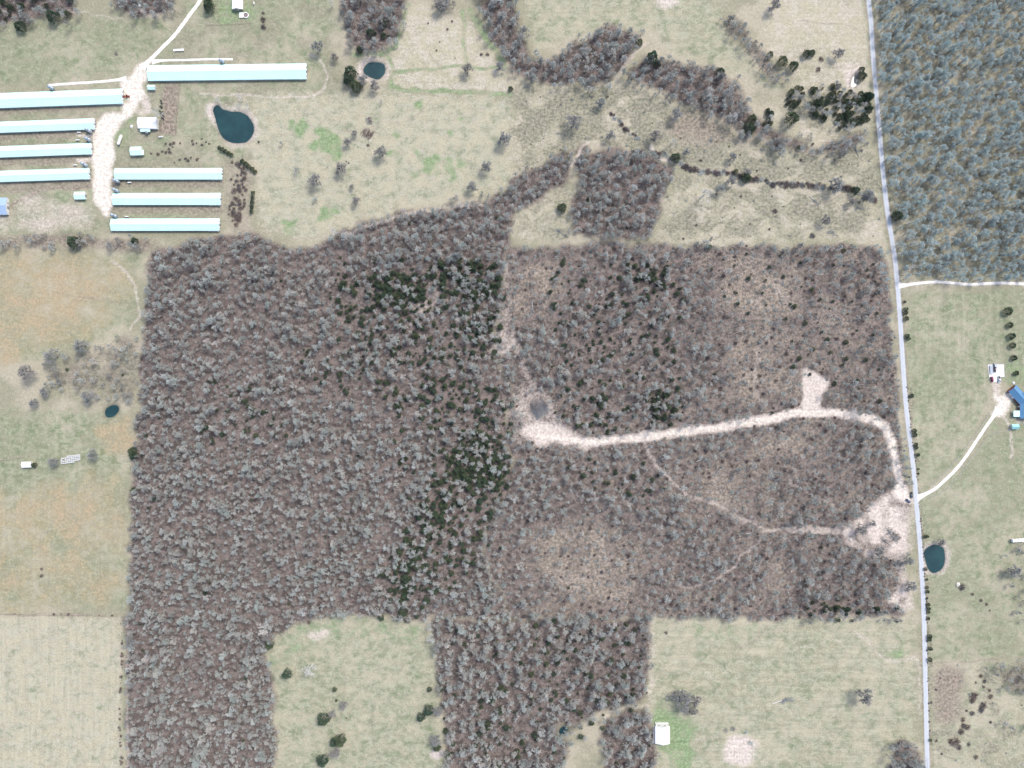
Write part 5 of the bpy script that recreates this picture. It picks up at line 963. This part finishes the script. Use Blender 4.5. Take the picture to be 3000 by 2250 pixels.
for (x, y), lb in zip(T0((567, 842), (585, 852), (564, 900), (581, 908), (540, 1063), (560, 1072), (746, 1170), (766, 1178), (744, 1231), (763, 1238), (732, 1395), (752, 1402), (325, 566), (342, 574), (1432, 397), (1447, 402)),
    [a % b for b in ('below the second left house', 'above the third left house', 'above the lowest left house', 'below the upper right house', 'above the middle right house', 'above the lowest right house', 'above the widest left house', 'above the longest house') for a in ('left feed bin of the pair %s', 'right feed bin of the pair %s')]): feed_bin(x, y, lb)

# smaller farm buildings
building('shed', *px_(0, 0, 979, 564), 22, 14, 0, 2.6, .9, m_roof, m_wall, 'small white roofed shed just below the longest poultry house', 'shed', doors=[('x+', 0, .9, 2)], windows=[('y-', 0, 1.5, .9, .7)])
e = building('barn', *px_(0, 0, 952, 794), 56, 33, -1, 3.4, 1.6, m_roofw, m_wall, 'white roofed barn right of the gravel yard', 'barn', doors=[('y-', -3, 3, 2.6), ('x-', 0, .9, 2)], windows=[('y-', 3, 1.6, 1.2, .8)])
mb = MB(); mb.box((-2.2, -5.9, 2.7), (8.5, 2.6, .12), 0, 0, 1, .12); mb.build('lean_to_roof', m_roof, e); mb = MB(); [mb.cyl((x, -6.9, 0), (x, -6.9, 2.5), .07, .07, 6) for x in (-6, -2.2, 1.6)]; mb.build('lean_to_post', m_wood, e)
feed_bin(*px_(0, 0, 950, 856), 'single feed bin leaning against the white barn', 1.1, 3.6)
e = building('workshop', *px_(0, 0, 878, 977), 33, 25, 2, 3.0, 1.1, m_roof, m_wall, 'pale aqua roofed workshop below the white barn', 'shed', doors=[('x-', 0, 2.6, 2.4)], windows=[('y-', 2, 1.5, .9, .7)])
mb = MB(); mb.box((5.3, -1.2, 2.5), (2.4, 4.2, .1), 0, 0, 1, 0, .08); mb.build('awning', m_roof, e)
building('shed', *px_(0, 0, 514, 1266), 32, 22, 1, 2.8, 1.0, m_roof, m_wall, 'pale aqua roofed shed on the grass below the left houses', 'shed', doors=[('x+', 0, 2.4, 2.2)], windows=[('y-', -2, 1.5, .9, .7)])
e = building('farm_house', -17, 603, 70, 50, 0, 3.0, 2.0, m_lblue, m_wall, 'pale blue roofed building cut by the left edge', 'house', doors=[('x+', -1, 2.6, 2.3)], windows=[('x+', 3, 1.5, 1.2, 1.1), ('y-', 4, 1.5, 1.2, 1.1)])
building('farm_house', *px_(0, 0, 1536, 5), 46, 32, 90, 3.0, 1.6, m_roofw, m_tan, 'white roofed farm house at the top edge', 'house', doors=[('x-', 0, .95, 2.05)], windows=[('x-', 2.5, 1.5, 1.1, 1.1), ('x-', -2.5, 1.5, 1.1, 1.1), ('y-', 2, 1.5, 1.1, 1.1), ('y+', -2, 1.5, 1.1, 1.1)])
# deck with an octagonal pool
e = empty('wooden_deck', P(*px_(0, 0, 1566, 100)), .02); mb = MB()
for i in range(12):
    b = MB(); b.box((-1.65 + i * .3, 0, .78), (.28, 4.6, .05)); b.build('board', m_white, e)
for x in (-1.5, 1.5):
    for y in (-2.1, 2.1): b = MB(); b.box((x, y, .38), (.14, .14, .74)); b.build('post', m_wood, e)
tag(e, 'small pale wooden deck beside the octagonal pool at the farm house', 'deck')
e = empty('pool', P(*px_(0, 0, 1595, 101)), .2); rings = MB(); N_ = 8
vo = [(math.cos(a) * 2.55, math.sin(a) * 2.55) for a in [2 * math.pi * (i + .5) / N_ for i in range(N_)]]; vi = [(x * .78, y * .78) for x, y in vo]
rings.add([(x, y, 0) for x, y in vo] + [(x, y, 1.0) for x, y in vo] + [(x, y, 1.0) for x, y in vi] + [(x, y, .3) for x, y in vi], [(i, (i + 1) % 8, 8 + (i + 1) % 8, 8 + i) for i in range(8)] + [(8 + i, 8 + (i + 1) % 8, 16 + (i + 1) % 8, 16 + i) for i in range(8)] + [(16 + i, 16 + (i + 1) % 8, 24 + (i + 1) % 8, 24 + i) for i in range(8)]); rings.build('rim', m_white, e)
w_ = MB(); w_.add([(x, y, .45) for x, y in vi], [tuple(range(8))]); w_.build('pool_cover', paint('pool_floor', (.25, .19, .17), .9), e); tag(e, 'octagonal white rimmed pool, empty, by the farm house', 'pool')
# lone sheds and houses
building('shed', *px_(0, 1, 169, 1353), 28, 17, 2, 2.6, .9, m_roofw, m_wall, 'lone white roofed shed in the west field', 'shed', doors=[('y-', 0, 1.4, 2)], windows=[('x+', 0, 1.5, .8, .7)])
e = building('ranch_house', *px_(2, 2, 977, 1450), 51, 43, 90, 3.2, 2.4, m_roofw, m_wall, 'big white roofed house in the mown south-east field', 'house', doors=[('y+', -2, .95, 2.1), ('y-', 2, .95, 2.1)], windows=[('y+', 2.5, 1.6, 1.3, 1.2), ('y+', -5, 1.6, 1.3, 1.2), ('x+', -2.5, 1.6, 1.3, 1.2), ('x+', 2.5, 1.6, 1.3, 1.2), ('x-', 0, 1.6, 1.3, 1.2), ('y-', -3, 1.6, 1.3, 1.2)])
mb = MB(); mb.box((-.8, 6.65, .18), (14.0, 1.5, .36)); mb.build('porch_floor', m_conc, e)
for i in range(5): mb = MB(); mb.box((-7.2 + i * 3.2, 7.2, 1.7), (.16, .16, 2.7)); mb.build('porch_post', m_grey, e)
mb = MB(); mb.box((-.8, 7.2, 3.05), (14.0, .5, .1)); mb.build('porch_beam', m_grey, e)
mb = MB(); mb.box((8.2, -1.0, .1), (1.6, 9.5, .2)); mb.build('patio', m_conc, e)
# the blue roofed house at the right edge: main block, angled wing, garage porch
e = empty('blue_house', P(2999, 1183, 4), 0); e.location.z = 0; tag(e, 'angled house with a bright blue roof at the right edge', 'house')
main = empty('main_block', (0, 0, 0)); bpy.data.objects.remove(main)
def wing(dx, dy, L, W, rz, eave, rise, roofm, wins, drs, nm):
    r_ = bpy.data.objects.new(nm, None); col.objects.link(r_); r_.parent = e; r_.location = (dx, dy, 0); r_.rotation_euler = (0, 0, math.radians(rz)); gable_parts(r_, L, W, eave, rise, roofm, m_brick if nm != 'porch_wing' else m_wall, .4, .5, drs, wins)
wing(4.0, -1.5, 21.0, 12.0, 90, 3.0, 2.6, m_blue, [('y+', -6, 1.6, 1.3, 1.2), ('y+', 4, 1.6, 1.3, 1.2), ('x-', 2, 1.6, 1.3, 1.2)], [('y+', -1, 1.0, 2.1)], 'main_wing')
wing(-3.6, 7.4, 15.0, 8.2, -48, 2.9, 2.0, m_blue, [('x-', 1.5, 1.6, 1.2, 1.1), ('y+', 2, 1.6, 1.2, 1.1)], [('y-', -1, 2.6, 2.2), ('y-', -4.2, 2.6, 2.2)], 'garage_wing')
mb = MB(); mb.box((-3.9, -8.4, 2.75), (7.2, 5.2, .14), 0, 0, 1, 0, -.05); mb.build('porch_roof', m_roof, e); [MB.build(q, 'porch_post', m_white, e) for q in [(lambda b: (b.box((-7.2, y, 1.3), (.15, .15, 2.6)), b)[1])(MB()) for y in (-10.6, -8.4, -6.2)]]
building('shed', *px_(3, 1, 1606, 1106), 21, 15, 2, 2.4, .8, m_teal, m_wall, 'small teal roofed shed below the blue roofed house', 'shed', doors=[('x+', 0, .9, 1.9)], windows=[('y-', 1, 1.4, .7, .6)])
# parking slab
sl = MB(); pts_ = T(3, 1, [(1425, 703), (1528, 702), (1532, 783), (1502, 784), (1500, 816), (1440, 816), (1432, 783)]); vs_ = [P(*p) for p in pts_]
sl.add([(v.x, v.y, .14) for v in vs_] + [(v.x, v.y, -.1) for v in vs_], [tuple(range(6, -1, -1))] + [(i, (i + 1) % 7, 7 + (i + 1) % 7, 7 + i) for i in range(7)]); tag(sl.build('concrete_pad', m_conc), 'bright white concrete parking slab above the blue roofed house', None, None, 'structure')

# ------------------------------------------------------------------ vehicles and trailers
m_tyre = paint('tyre_rubber', (.03, .03, .03), .9); m_rim = paint('alloy_rim', (.45, .46, .47), .35, .8)
m_lampw = paint('headlight_glass', (.7, .7, .68), .15, 0, .05, 1, .5); m_lampr = paint('tail_light', (.35, .02, .02), .25)
def wheel(e, x, y, r=.34, w=.24):
    s = 1 if y > 0 else -1; mb = MB(); mb.cyl((x, y - w / 2, r), (x, y + w / 2, r), r, r, 14); a = mb.build('wheel', m_tyre, e); mb = MB(); mb.cyl((x, y + s * (w / 2 + .003), r), (x, y + s * (w / 2 + .02), r), r * .6, r * .55, 12); mb.build('rim', m_rim, a)
def car(x, y, rz, color, label, kind='sedan', name=None, z0=0.0):
    L, W = {'sedan': (4.6, 1.82), 'suv': (4.8, 1.9), 'pickup': (5.6, 1.95)}[kind]; e = empty(name or {'sedan': 'parked_car', 'suv': 'parked_car', 'pickup': 'pickup_truck'}[kind], P(x, y), math.radians(rz)); e.location.z = z0; tag(e, label, 'truck' if kind == 'pickup' else 'car')
    pm = paint('car_paint_%s' % '_'.join('%02d' % int(v * 99) for v in color), color, .25, .3, .03, .5, .5); h = L / 2; hw = W / 2
    def loft(name, secs, mat, parent):   # sections along x: (x, halfwidth_low, halfwidth_high, z_low, z_high)
        mb = MB(); vs_ = []
        for x_, wl, wh, zl, zh in secs: vs_ += [(x_, -wl, zl), (x_, -wh, zh), (x_, wh, zh), (x_, wl, zl)]
        fs = []
        for i in range(len(secs) - 1):
            for k in range(4): fs.append((i * 4 + k, i * 4 + (k + 1) % 4, (i + 1) * 4 + (k + 1) % 4, (i + 1) * 4 + k))
        n_ = len(secs) - 1; fs += [(3, 2, 1, 0), (n_ * 4, n_ * 4 + 1, n_ * 4 + 2, n_ * 4 + 3)]; mb.add(vs_, fs); o = mb.build(name, mat, parent); bevel(o, .05, 2); return o
    top = .92 if kind != 'sedan' else .84
    loft('body', [(-h, hw * .86, hw * .8, .38, top * .86), (-h + .25, hw, hw * .94, .28, top), (-h * .2, hw, hw * .96, .26, top), (h * .5, hw, hw * .95, .26, top), (h - .35, hw * .97, hw * .88, .28, top * .9), (h, hw * .8, hw * .72, .38, top * .72)], pm, e)
    if kind == 'pickup': cab = [(-.35, hw * .93, hw * .78, top - .02, 1.72), (.95, hw * .93, hw * .78, top - .02, 1.72)]; roof = (-.3, .85); wind = ((.95, 1.75), (-.36, -.55)); ht = 1.72
    elif kind == 'suv': cab = [(-h + .35, hw * .92, hw * .78, top - .02, 1.62), (.75, hw * .92, hw * .78, top - .02, 1.66)]; roof = (-h + .5, .65); wind = ((.75, 1.5), (-h + .35, -h + .1)); ht = 1.66
    else: cab = [(-1.25, hw * .9, hw * .72, top - .02, 1.40), (.45, hw * .9, hw * .72, top - .02, 1.42)]; roof = (-1.1, .35); wind = ((.45, 1.25), (-1.25, -1.95)); ht = 1.42
    c_ = loft('cabin', cab, pm, e)
    for nm, (a, b) in (('windscreen', wind[0]), ('rear_window', wind[1])):
        mb = MB(); mb.add([(b, -hw * .88, top), (b, hw * .88, top), (a, hw * .72, ht - .02), (a, -hw * .72, ht - .02)], [(0, 1, 2, 3)]); lo = MB(); mb.add([(a, -hw * .9, top - .05), (a, hw * .9, top - .05)], []); mb.f += [(3, 2, 5, 4), (0, 3, 4), (1, 5, 2)]; mb.m += [0, 0, 0]; mb.build(nm, m_glass, e)
    for s in (-1, 1):
        mb = MB(); a, b = cab[0][0] + .12, cab[1][0] - .12; y0, y1 = s * (hw * .93 * .99 + .01), s * (hw * .79 + .02); mb.add([(a, y0, top + .06), (b, y0, top + .06), (b - .08, y1, ht - .12), (a + .08, y1, ht - .12)], [(0, 1, 2, 3)]); mb.build('side_window', m_glass, c_)
        mb = MB(); mb.box((h - .1, s * hw * .58, top * .68), (.16, .36, .14)); mb.build('headlight', m_lampw, e); mb = MB(); mb.box((-h + .06, s * hw * .66, top * .72), (.12, .3, .16)); mb.build('tail_light', m_lampr, e)
        for xx in (-h * .58, h * .6): wheel(e, xx, s * (hw - .1))
    if kind == 'pickup':
        mb = MB(); mb.box((-h * .62, 0, top - .03), (L * .36, W * .74, .1)); mb.build('truck_bed', m_dark, e)
    return e
car(*px_(3, 1, 906, 1586), -38, (.10, .13, .22), 'dark blue car parked on the white gravel at the junction', 'sedan')
car(*px_(3, 1, 927, 1549), -88, (.13, .15, .18), 'dark grey pickup on the grass between junction and road', 'pickup')
car(*px_(3, 1, 1447, 800), -80, (.22, .04, .07), 'dark red car at the lower left of the concrete slab', 'suv', z0=.14)
car(*px_(3, 1, 1466, 737), -85, (.16, .12, .13), 'dark brown car in the middle of the concrete slab', 'sedan', z0=.14)
car(*px_(3, 1, 1467, 714), -80, (.45, .47, .50), 'silver car at the top of the concrete slab', 'suv', z0=.14)
car(*px_(3, 1, 1494, 800), -88, (.62, .66, .70), 'pale silver pickup at the lower right of the concrete slab', 'pickup', z0=.14)
def flat_trailer(x, y, L, W, rz, label, deck, z0=0.0):
    e = empty('trailer', P(x, y), math.radians(rz)); e.location.z = z0; tag(e, label, 'trailer'); n_ = 6
    for i in range(n_): b = MB(); b.box((0, -W / 2 + W * (i + .5) / n_, .72), (L, W / n_ - .03, .06)); b.build('deck_board', deck, e)
    b = MB(); [b.box((0, s * (W / 2 + .03), .66), (L, .08, .16)) for s in (-1, 1)]; b.box((0, 0, .6), (L, .12, .12)); b.build('frame', m_grey, e); b = MB(); b.box((L / 2 + .6, 0, .6), (1.2, .12, .1)); b.build('drawbar', m_grey, e)
    for s in (-1, 1):
        for xx in (-.5, .5): wheel(e, xx, s * (W / 2 - .15), .3, .2)
flat_trailer(*px_(3, 1, 1443, 735), 7.2, 2.0, -87, 'long pale flat trailer on the left of the concrete slab', m_galv, .14)
flat_trailer(*px_(0, 0, 1160, 326), 9.0, 1.9, 3, 'long white trailer in the grass above the longest poultry house', m_white)
# gas tank
def gas_tank(x, y, L, r, rz, label):
    e = empty('gas_tank', P(x, y), math.radians(rz)); tag(e, label, 'tank'); mb = MB(); xs = [(-L / 2, .05), (-L / 2 + r * .3, r * .72), (-L / 2 + r * .8, r), (L / 2 - r * .8, r), (L / 2 - r * .3, r * .72), (L / 2, .05)]
    for (a, ra), (b, rb) in zip(xs[:-1], xs[1:]): mb.cyl((a, 0, r + .45), (b, 0, r + .45), ra, rb, 16, 0, False)
    o = mb.build('tank', m_white, e)
    for p_ in o.data.polygons: p_.use_smooth = True
    for s in (-1, 1): mb = MB(); mb.box((s * L * .28, 0, .35), (.4, r * 1.5, .7)); mb.build('saddle', m_conc, e)
    mb = MB(); mb.cyl((0, 0, 2 * r + .42), (0, 0, 2 * r + .62), .25, .22, 10); mb.build('valve_dome', m_white, e)
gas_tank(*px_(0, 0, 783, 911), 9.2, 1.15, 70, 'long white gas tank on the grass beside the gravel yard')
for (x, y), lb in zip(T0((516, 861), (508, 910), (492, 1072), (843, 1185), (825, 1405)), ['below the second left house', 'above the third left house', 'above the lowest left house', 'below the upper right house', 'above the lowest right house']): gas_tank(x, y, 3.4, .5, 2, 'short white gas tank lying ' + lb)
gas_tank(*px_(0, 0, 1045, 890), 4.2, .45, 4, 'white tank at the lower fence of the muddy pen'); gas_tank(*px_(2, 2, 932, 1370), 3.6, .5, 105, 'small white tank above the big white roofed house'); gas_tank(*px_(0, 0, 1648, 24), 2.4, .45, 85, 'small white tank right of the farm house at the top')
# travel trailer at the right edge
e = empty('travel_trailer', P(2979, 1581), math.radians(4)); tag(e, 'long white travel trailer at the right edge', 'trailer'); o = MB(); o.box((0, 0, 1.95), (11.4, 2.6, 2.6)); b = o.build('body', m_white, e); bevel(b, .22, 3)
for s in (-1, 1):
    for xx in (-3, 0, 3): mb = MB(); mb.box((xx, s * 1.31, 2.2), (1.2, .05, .8)); f = mb.build('window', m_grey, e); mb = MB(); mb.box((xx, s * 1.335, 2.2), (1.05, .03, .65)); mb.build('pane', m_glass, f)
    for xx in (.6, 1.5): wheel(e, xx, s * 1.1, .36, .24)
mb = MB(); mb.box((-6.3, 0, .62), (1.5, .5, .14)); mb.build('drawbar', m_grey, e); mb = MB(); mb.cyl((-6.2, .1, .7), (-6.2, .1, 1.3), .22, .22, 10); mb.build('gas_bottle', m_grey, e); mb = MB(); mb.box((2, 0, 3.33), (1.0, .8, .22), 0, 0, .85); mb.build('roof_vent', m_white, e)
# tractor
e = empty('tractor', P(*px_(0, 0, 830, 626)), math.radians(0)); tag(e, 'red tractor standing at the end of the widest left house', 'tractor'); m_red = paint('tractor_red', (.35, .045, .03), .45)
mb = MB(); mb.box((.7, 0, 1.0), (1.9, .75, .8), 0, 0, .85); bevel(mb.build('bonnet', m_red, e), .06); mb = MB(); mb.box((-.6, 0, .85), (1.1, .6, .6)); mb.build('gearbox', m_dark, e); mb = MB(); mb.box((-.75, 0, 1.3), (.5, .5, .12)); mb.box((-.98, 0, 1.55), (.1, .5, .45)); mb.build('seat', m_dark, e)
for s in (-1, 1):
    wheel(e, -.8, s * .85, .78, .45); wheel(e, 1.25, s * .65, .42, .28); mb = MB(); mb.box((-.8, s * .85, 1.62), (1.1, .5, .06)); mb.build('mudguard', m_red, e)
mb = MB(); mb.cyl((.9, .2, 1.35), (.9, .2, 2.1), .05, .05, 8); mb.build('exhaust', m_dark, e); mb = MB(); mb.box((-3.2, 0, .55), (2.0, 1.2, .25)); mb.box((-2.0, 0, .5), (1.0, .12, .1)); mb.build('implement', m_red, e); mb = MB(); mb.cyl((-.3, -.25, 1.5), (-.25, .25, 1.5), .2, .2, 12); mb.build('steering_wheel', m_dark, e)

# ------------------------------------------------------------------ pale blocks, boulders, feeders, fences
m_bale = paint('pale_block', (.60, .60, .58), .85, 0, .12, .8); bb = MB(); bb.box((0, 0, .5), (1.35, 1.1, 1.0), 0, 0, .94); BALE = bb.mesh('block', m_bale)
k_ = 0
for r_i in range(5):
    for c_i in range(10):
        if (r_i == 4 and c_i > 6) or (r_i == 0 and c_i < 3) or (r_i == 2 and c_i == 1): continue
        x, y = px_(0, 1, 404 + c_i * 12.6 + rnd.uniform(-1, 1), 1302 + r_i * 10.5 - c_i * 1.5 + rnd.uniform(-1, 1)); o = place_mesh('block', BALE); o.location = P(x, y); o.rotation_euler = (0, 0, rnd.uniform(-.12, .12)); tag(o, 'pale grey block in the rows beside the hedge of the west field', 'block', 'pale blocks laid out in rows')
def rock(x, y, r, label, cat='boulder', m=None, group=None):
    q = random.Random(label + str(x)); mb = MB(); vs_, fs = [], []; n_, k = 9, 4
    for j in range(k + 1):
        for i in range(n_):
            a = 2 * math.pi * i / n_; e_ = math.pi / 2 * j / k; rr = r * (.8 + .35 * q.random()); vs_.append((math.cos(a) * math.cos(e_) * rr, math.sin(a) * math.cos(e_) * rr, math.sin(e_) * rr * .7 - .05))
    for j in range(k):
        for i in range(n_): fs.append((j * n_ + i, j * n_ + (i + 1) % n_, (j + 1) * n_ + (i + 1) % n_, (j + 1) * n_ + i))
    mb.add(vs_, fs); o = mb.build(cat.replace(' ', '_'), m or paint('pale_rock', (.62, .58, .52), .95, 0, .15, 1.0, .1)); o.location = P(x, y); tag(o, label, cat, group)
rock(*px_(3, 2, 1230, 470), 2.0, 'pale boulder beside the dark bush in the east pasture'); rock(*px_(3, 2, 532, 178), 1.4, 'pale yellow rock heap where the dirt track meets the clearing'); rock(*px_(1, 2, 108, 1190), 1.5, 'cream coloured boulder at the west edge of the south pasture'); rock(*px_(0, 0, 852, 820), 1.3, 'pale boulder left of the white barn', m=m_conc); rock(*px_(2, 2, 1006, 1208), .9, 'small white rock left of the round thicket'); rock(*px_(1, 0, 738, 913), .8, 'small pale rock on the dark brush heap'); rock(*px_(3, 1, 1592, 822), 1.2, 'white rock above the blue roofed house', m=m_white)
for (x, y), lb in zip(T0((905, 35), (938, 30)), ('left white heap at the edge of the north-west woods', 'right white heap at the edge of the north-west woods')): rock(x, y, 1.3, lb, m=m_white)
e = empty('hay_feeder', P(*px_(0, 0, 755, 347)), 0); tag(e, 'dark ring shaped hay feeder in the north-west pasture', 'feeder')
for z in (.2, .6, 1.0):
    mb = MB()
    for i in range(20): a, b = 2 * math.pi * i / 20, 2 * math.pi * (i + 1) / 20; mb.cyl((math.cos(a) * 1.5, math.sin(a) * 1.5, z), (math.cos(b) * 1.5, math.sin(b) * 1.5, z), .06, .06, 5, 0, False)
    mb.build('ring', m_grey, e)
mb = MB(); [mb.cyl((math.cos(a) * 1.5, math.sin(a) * 1.5, 0), (math.cos(a) * 1.5, math.sin(a) * 1.5, 1.05), .04, .04, 5) for a in [2 * math.pi * i / 12 for i in range(12)]]; mb.build('bar', m_grey, e); mb = MB(); mb.cyl((0, 0, 0), (0, 0, .7), 1.1, .9, 12); mb.build('hay', paint('old_hay', (.20, .17, .11), .95, 0, .2, 2), e)
def fence(pts, label, m, post=3.0, rail=(.5, .95), pw=.12, rw=.09):
    c_ = [P(*p) for p in pts]; e = empty('fence', c_[0]); tag(e, label, 'fence'); b0 = c_[0]; pb = MB(); pb.box((0, 0, .6), (pw, pw, 1.2)); pm = pb.mesh('post', m)
    for a, b in zip(c_[:-1], c_[1:]):
        L = (b - a).length; n_ = max(1, int(L / post))
        for i in range(n_): o = place_mesh('post', pm, e); o.location = a.lerp(b, i / n_) - b0
        for z in rail: mb = MB(); d = (b + a) / 2 - b0; mb.box((d.x, d.y, z), (L, rw * .6, rw), math.atan2(b.y - a.y, b.x - a.x)); mb.build('rail', m, e)
fence(T(3, 1, [(1050, 1490), (1180, 1365), (1290, 1225), (1375, 1110), (1445, 1000)]), 'pale rail fence along the upper side of the curving driveway', m_bale, 4)
fence(T(3, 1, [(1035, 1560), (1150, 1520), (1250, 1400), (1340, 1280), (1430, 1160), (1480, 1140), (1570, 1130)]), 'pale rail fence along the lower side of the curving driveway', m_bale, 4)
fence(T(3, 1, [(1420, 697), (1540, 696), (1700, 694)]), 'pale rail fence above the concrete slab', m_bale, 4)
fence(T(0, 0, [(1168, 530), (1150, 720), (1138, 880)]), 'brown board fence along the east side of the muddy pen', m_wood, 3)
fence(T(0, 0, [(1340, 165), (1480, 160), (1640, 152)]), 'grey board fence below the farm house lawn', m_wood, 3)
fence(T(0, 1, [(-200, 1340), (0, 1326), (150, 1306)]), 'dark wooden fence leading to the lone white shed', m_wood, 3)
fence(T(0, 2, [(-200, 658), (0, 660), (400, 668), (780, 674)]), 'weathered fence between the cream field and the rough field', m_wood, 4)
m_cow = paint('cattle_hide', (.03, .028, .027), .8)
# cattle resting along the muddy pen
def cow(x, y, rz, label, m):
    e = bpy.data.objects.new('cow', None); mb = MB()
    secs = [(-1.0, .10, .16, 1.05), (-.9, .30, .34, 1.0), (-.45, .38, .44, .95), (.1, .40, .46, .93), (.55, .34, .42, .98), (.8, .20, .28, 1.1), (1.1, .13, .18, 1.2), (1.3, .12, .15, 1.18), (1.6, .07, .09, 1.02)]; n_ = 8; vs_, fs = [], []
    for x_, ry, rz_, zc in secs:
        for i in range(n_): a = 2 * math.pi * i / n_; vs_.append((x_, math.cos(a) * ry, zc + math.sin(a) * rz_))
    for j in range(len(secs) - 1):
        for i in range(n_): fs.append((j * n_ + i, j * n_ + (i + 1) % n_, (j + 1) * n_ + (i + 1) % n_, (j + 1) * n_ + i))
    fs += [tuple(range(n_ - 1, -1, -1)), tuple(range((len(secs) - 1) * n_, len(secs) * n_))]; mb.add(vs_, fs)
    for x_ in (-.72, .52):
        for s in (-1, 1): mb.cyl((x_, s * .24, .85), (x_ - (.06 if x_ < 0 else 0), s * .24, .45), .13, .07, 6); mb.cyl((x_ - (.06 if x_ < 0 else 0), s * .24, .45), (x_, s * .24, 0), .07, .06, 6)
    for s in (-1, 1): mb.cyl((1.22, s * .1, 1.28), (1.18, s * .3, 1.3), .05, .02, 5)
    mb.cyl((-1.0, 0, 1.15), (-1.08, 0, .5), .03, .02, 5); o = mb.build('cow', m); o.location = P(x, y); o.rotation_euler = (0, 0, rz); tag(o, label, 'cow', 'cattle standing along the muddy pen')
for x, y in T0((1047, 655), (1050, 670), (1043, 690), (1052, 700), (1040, 722), (1046, 742), (1055, 728), (1050, 760), (1060, 752), (1062, 772)): cow(x, y, rnd.uniform(0, 6.28), 'black cow standing in the muddy pen beside the white barn', m_cow)
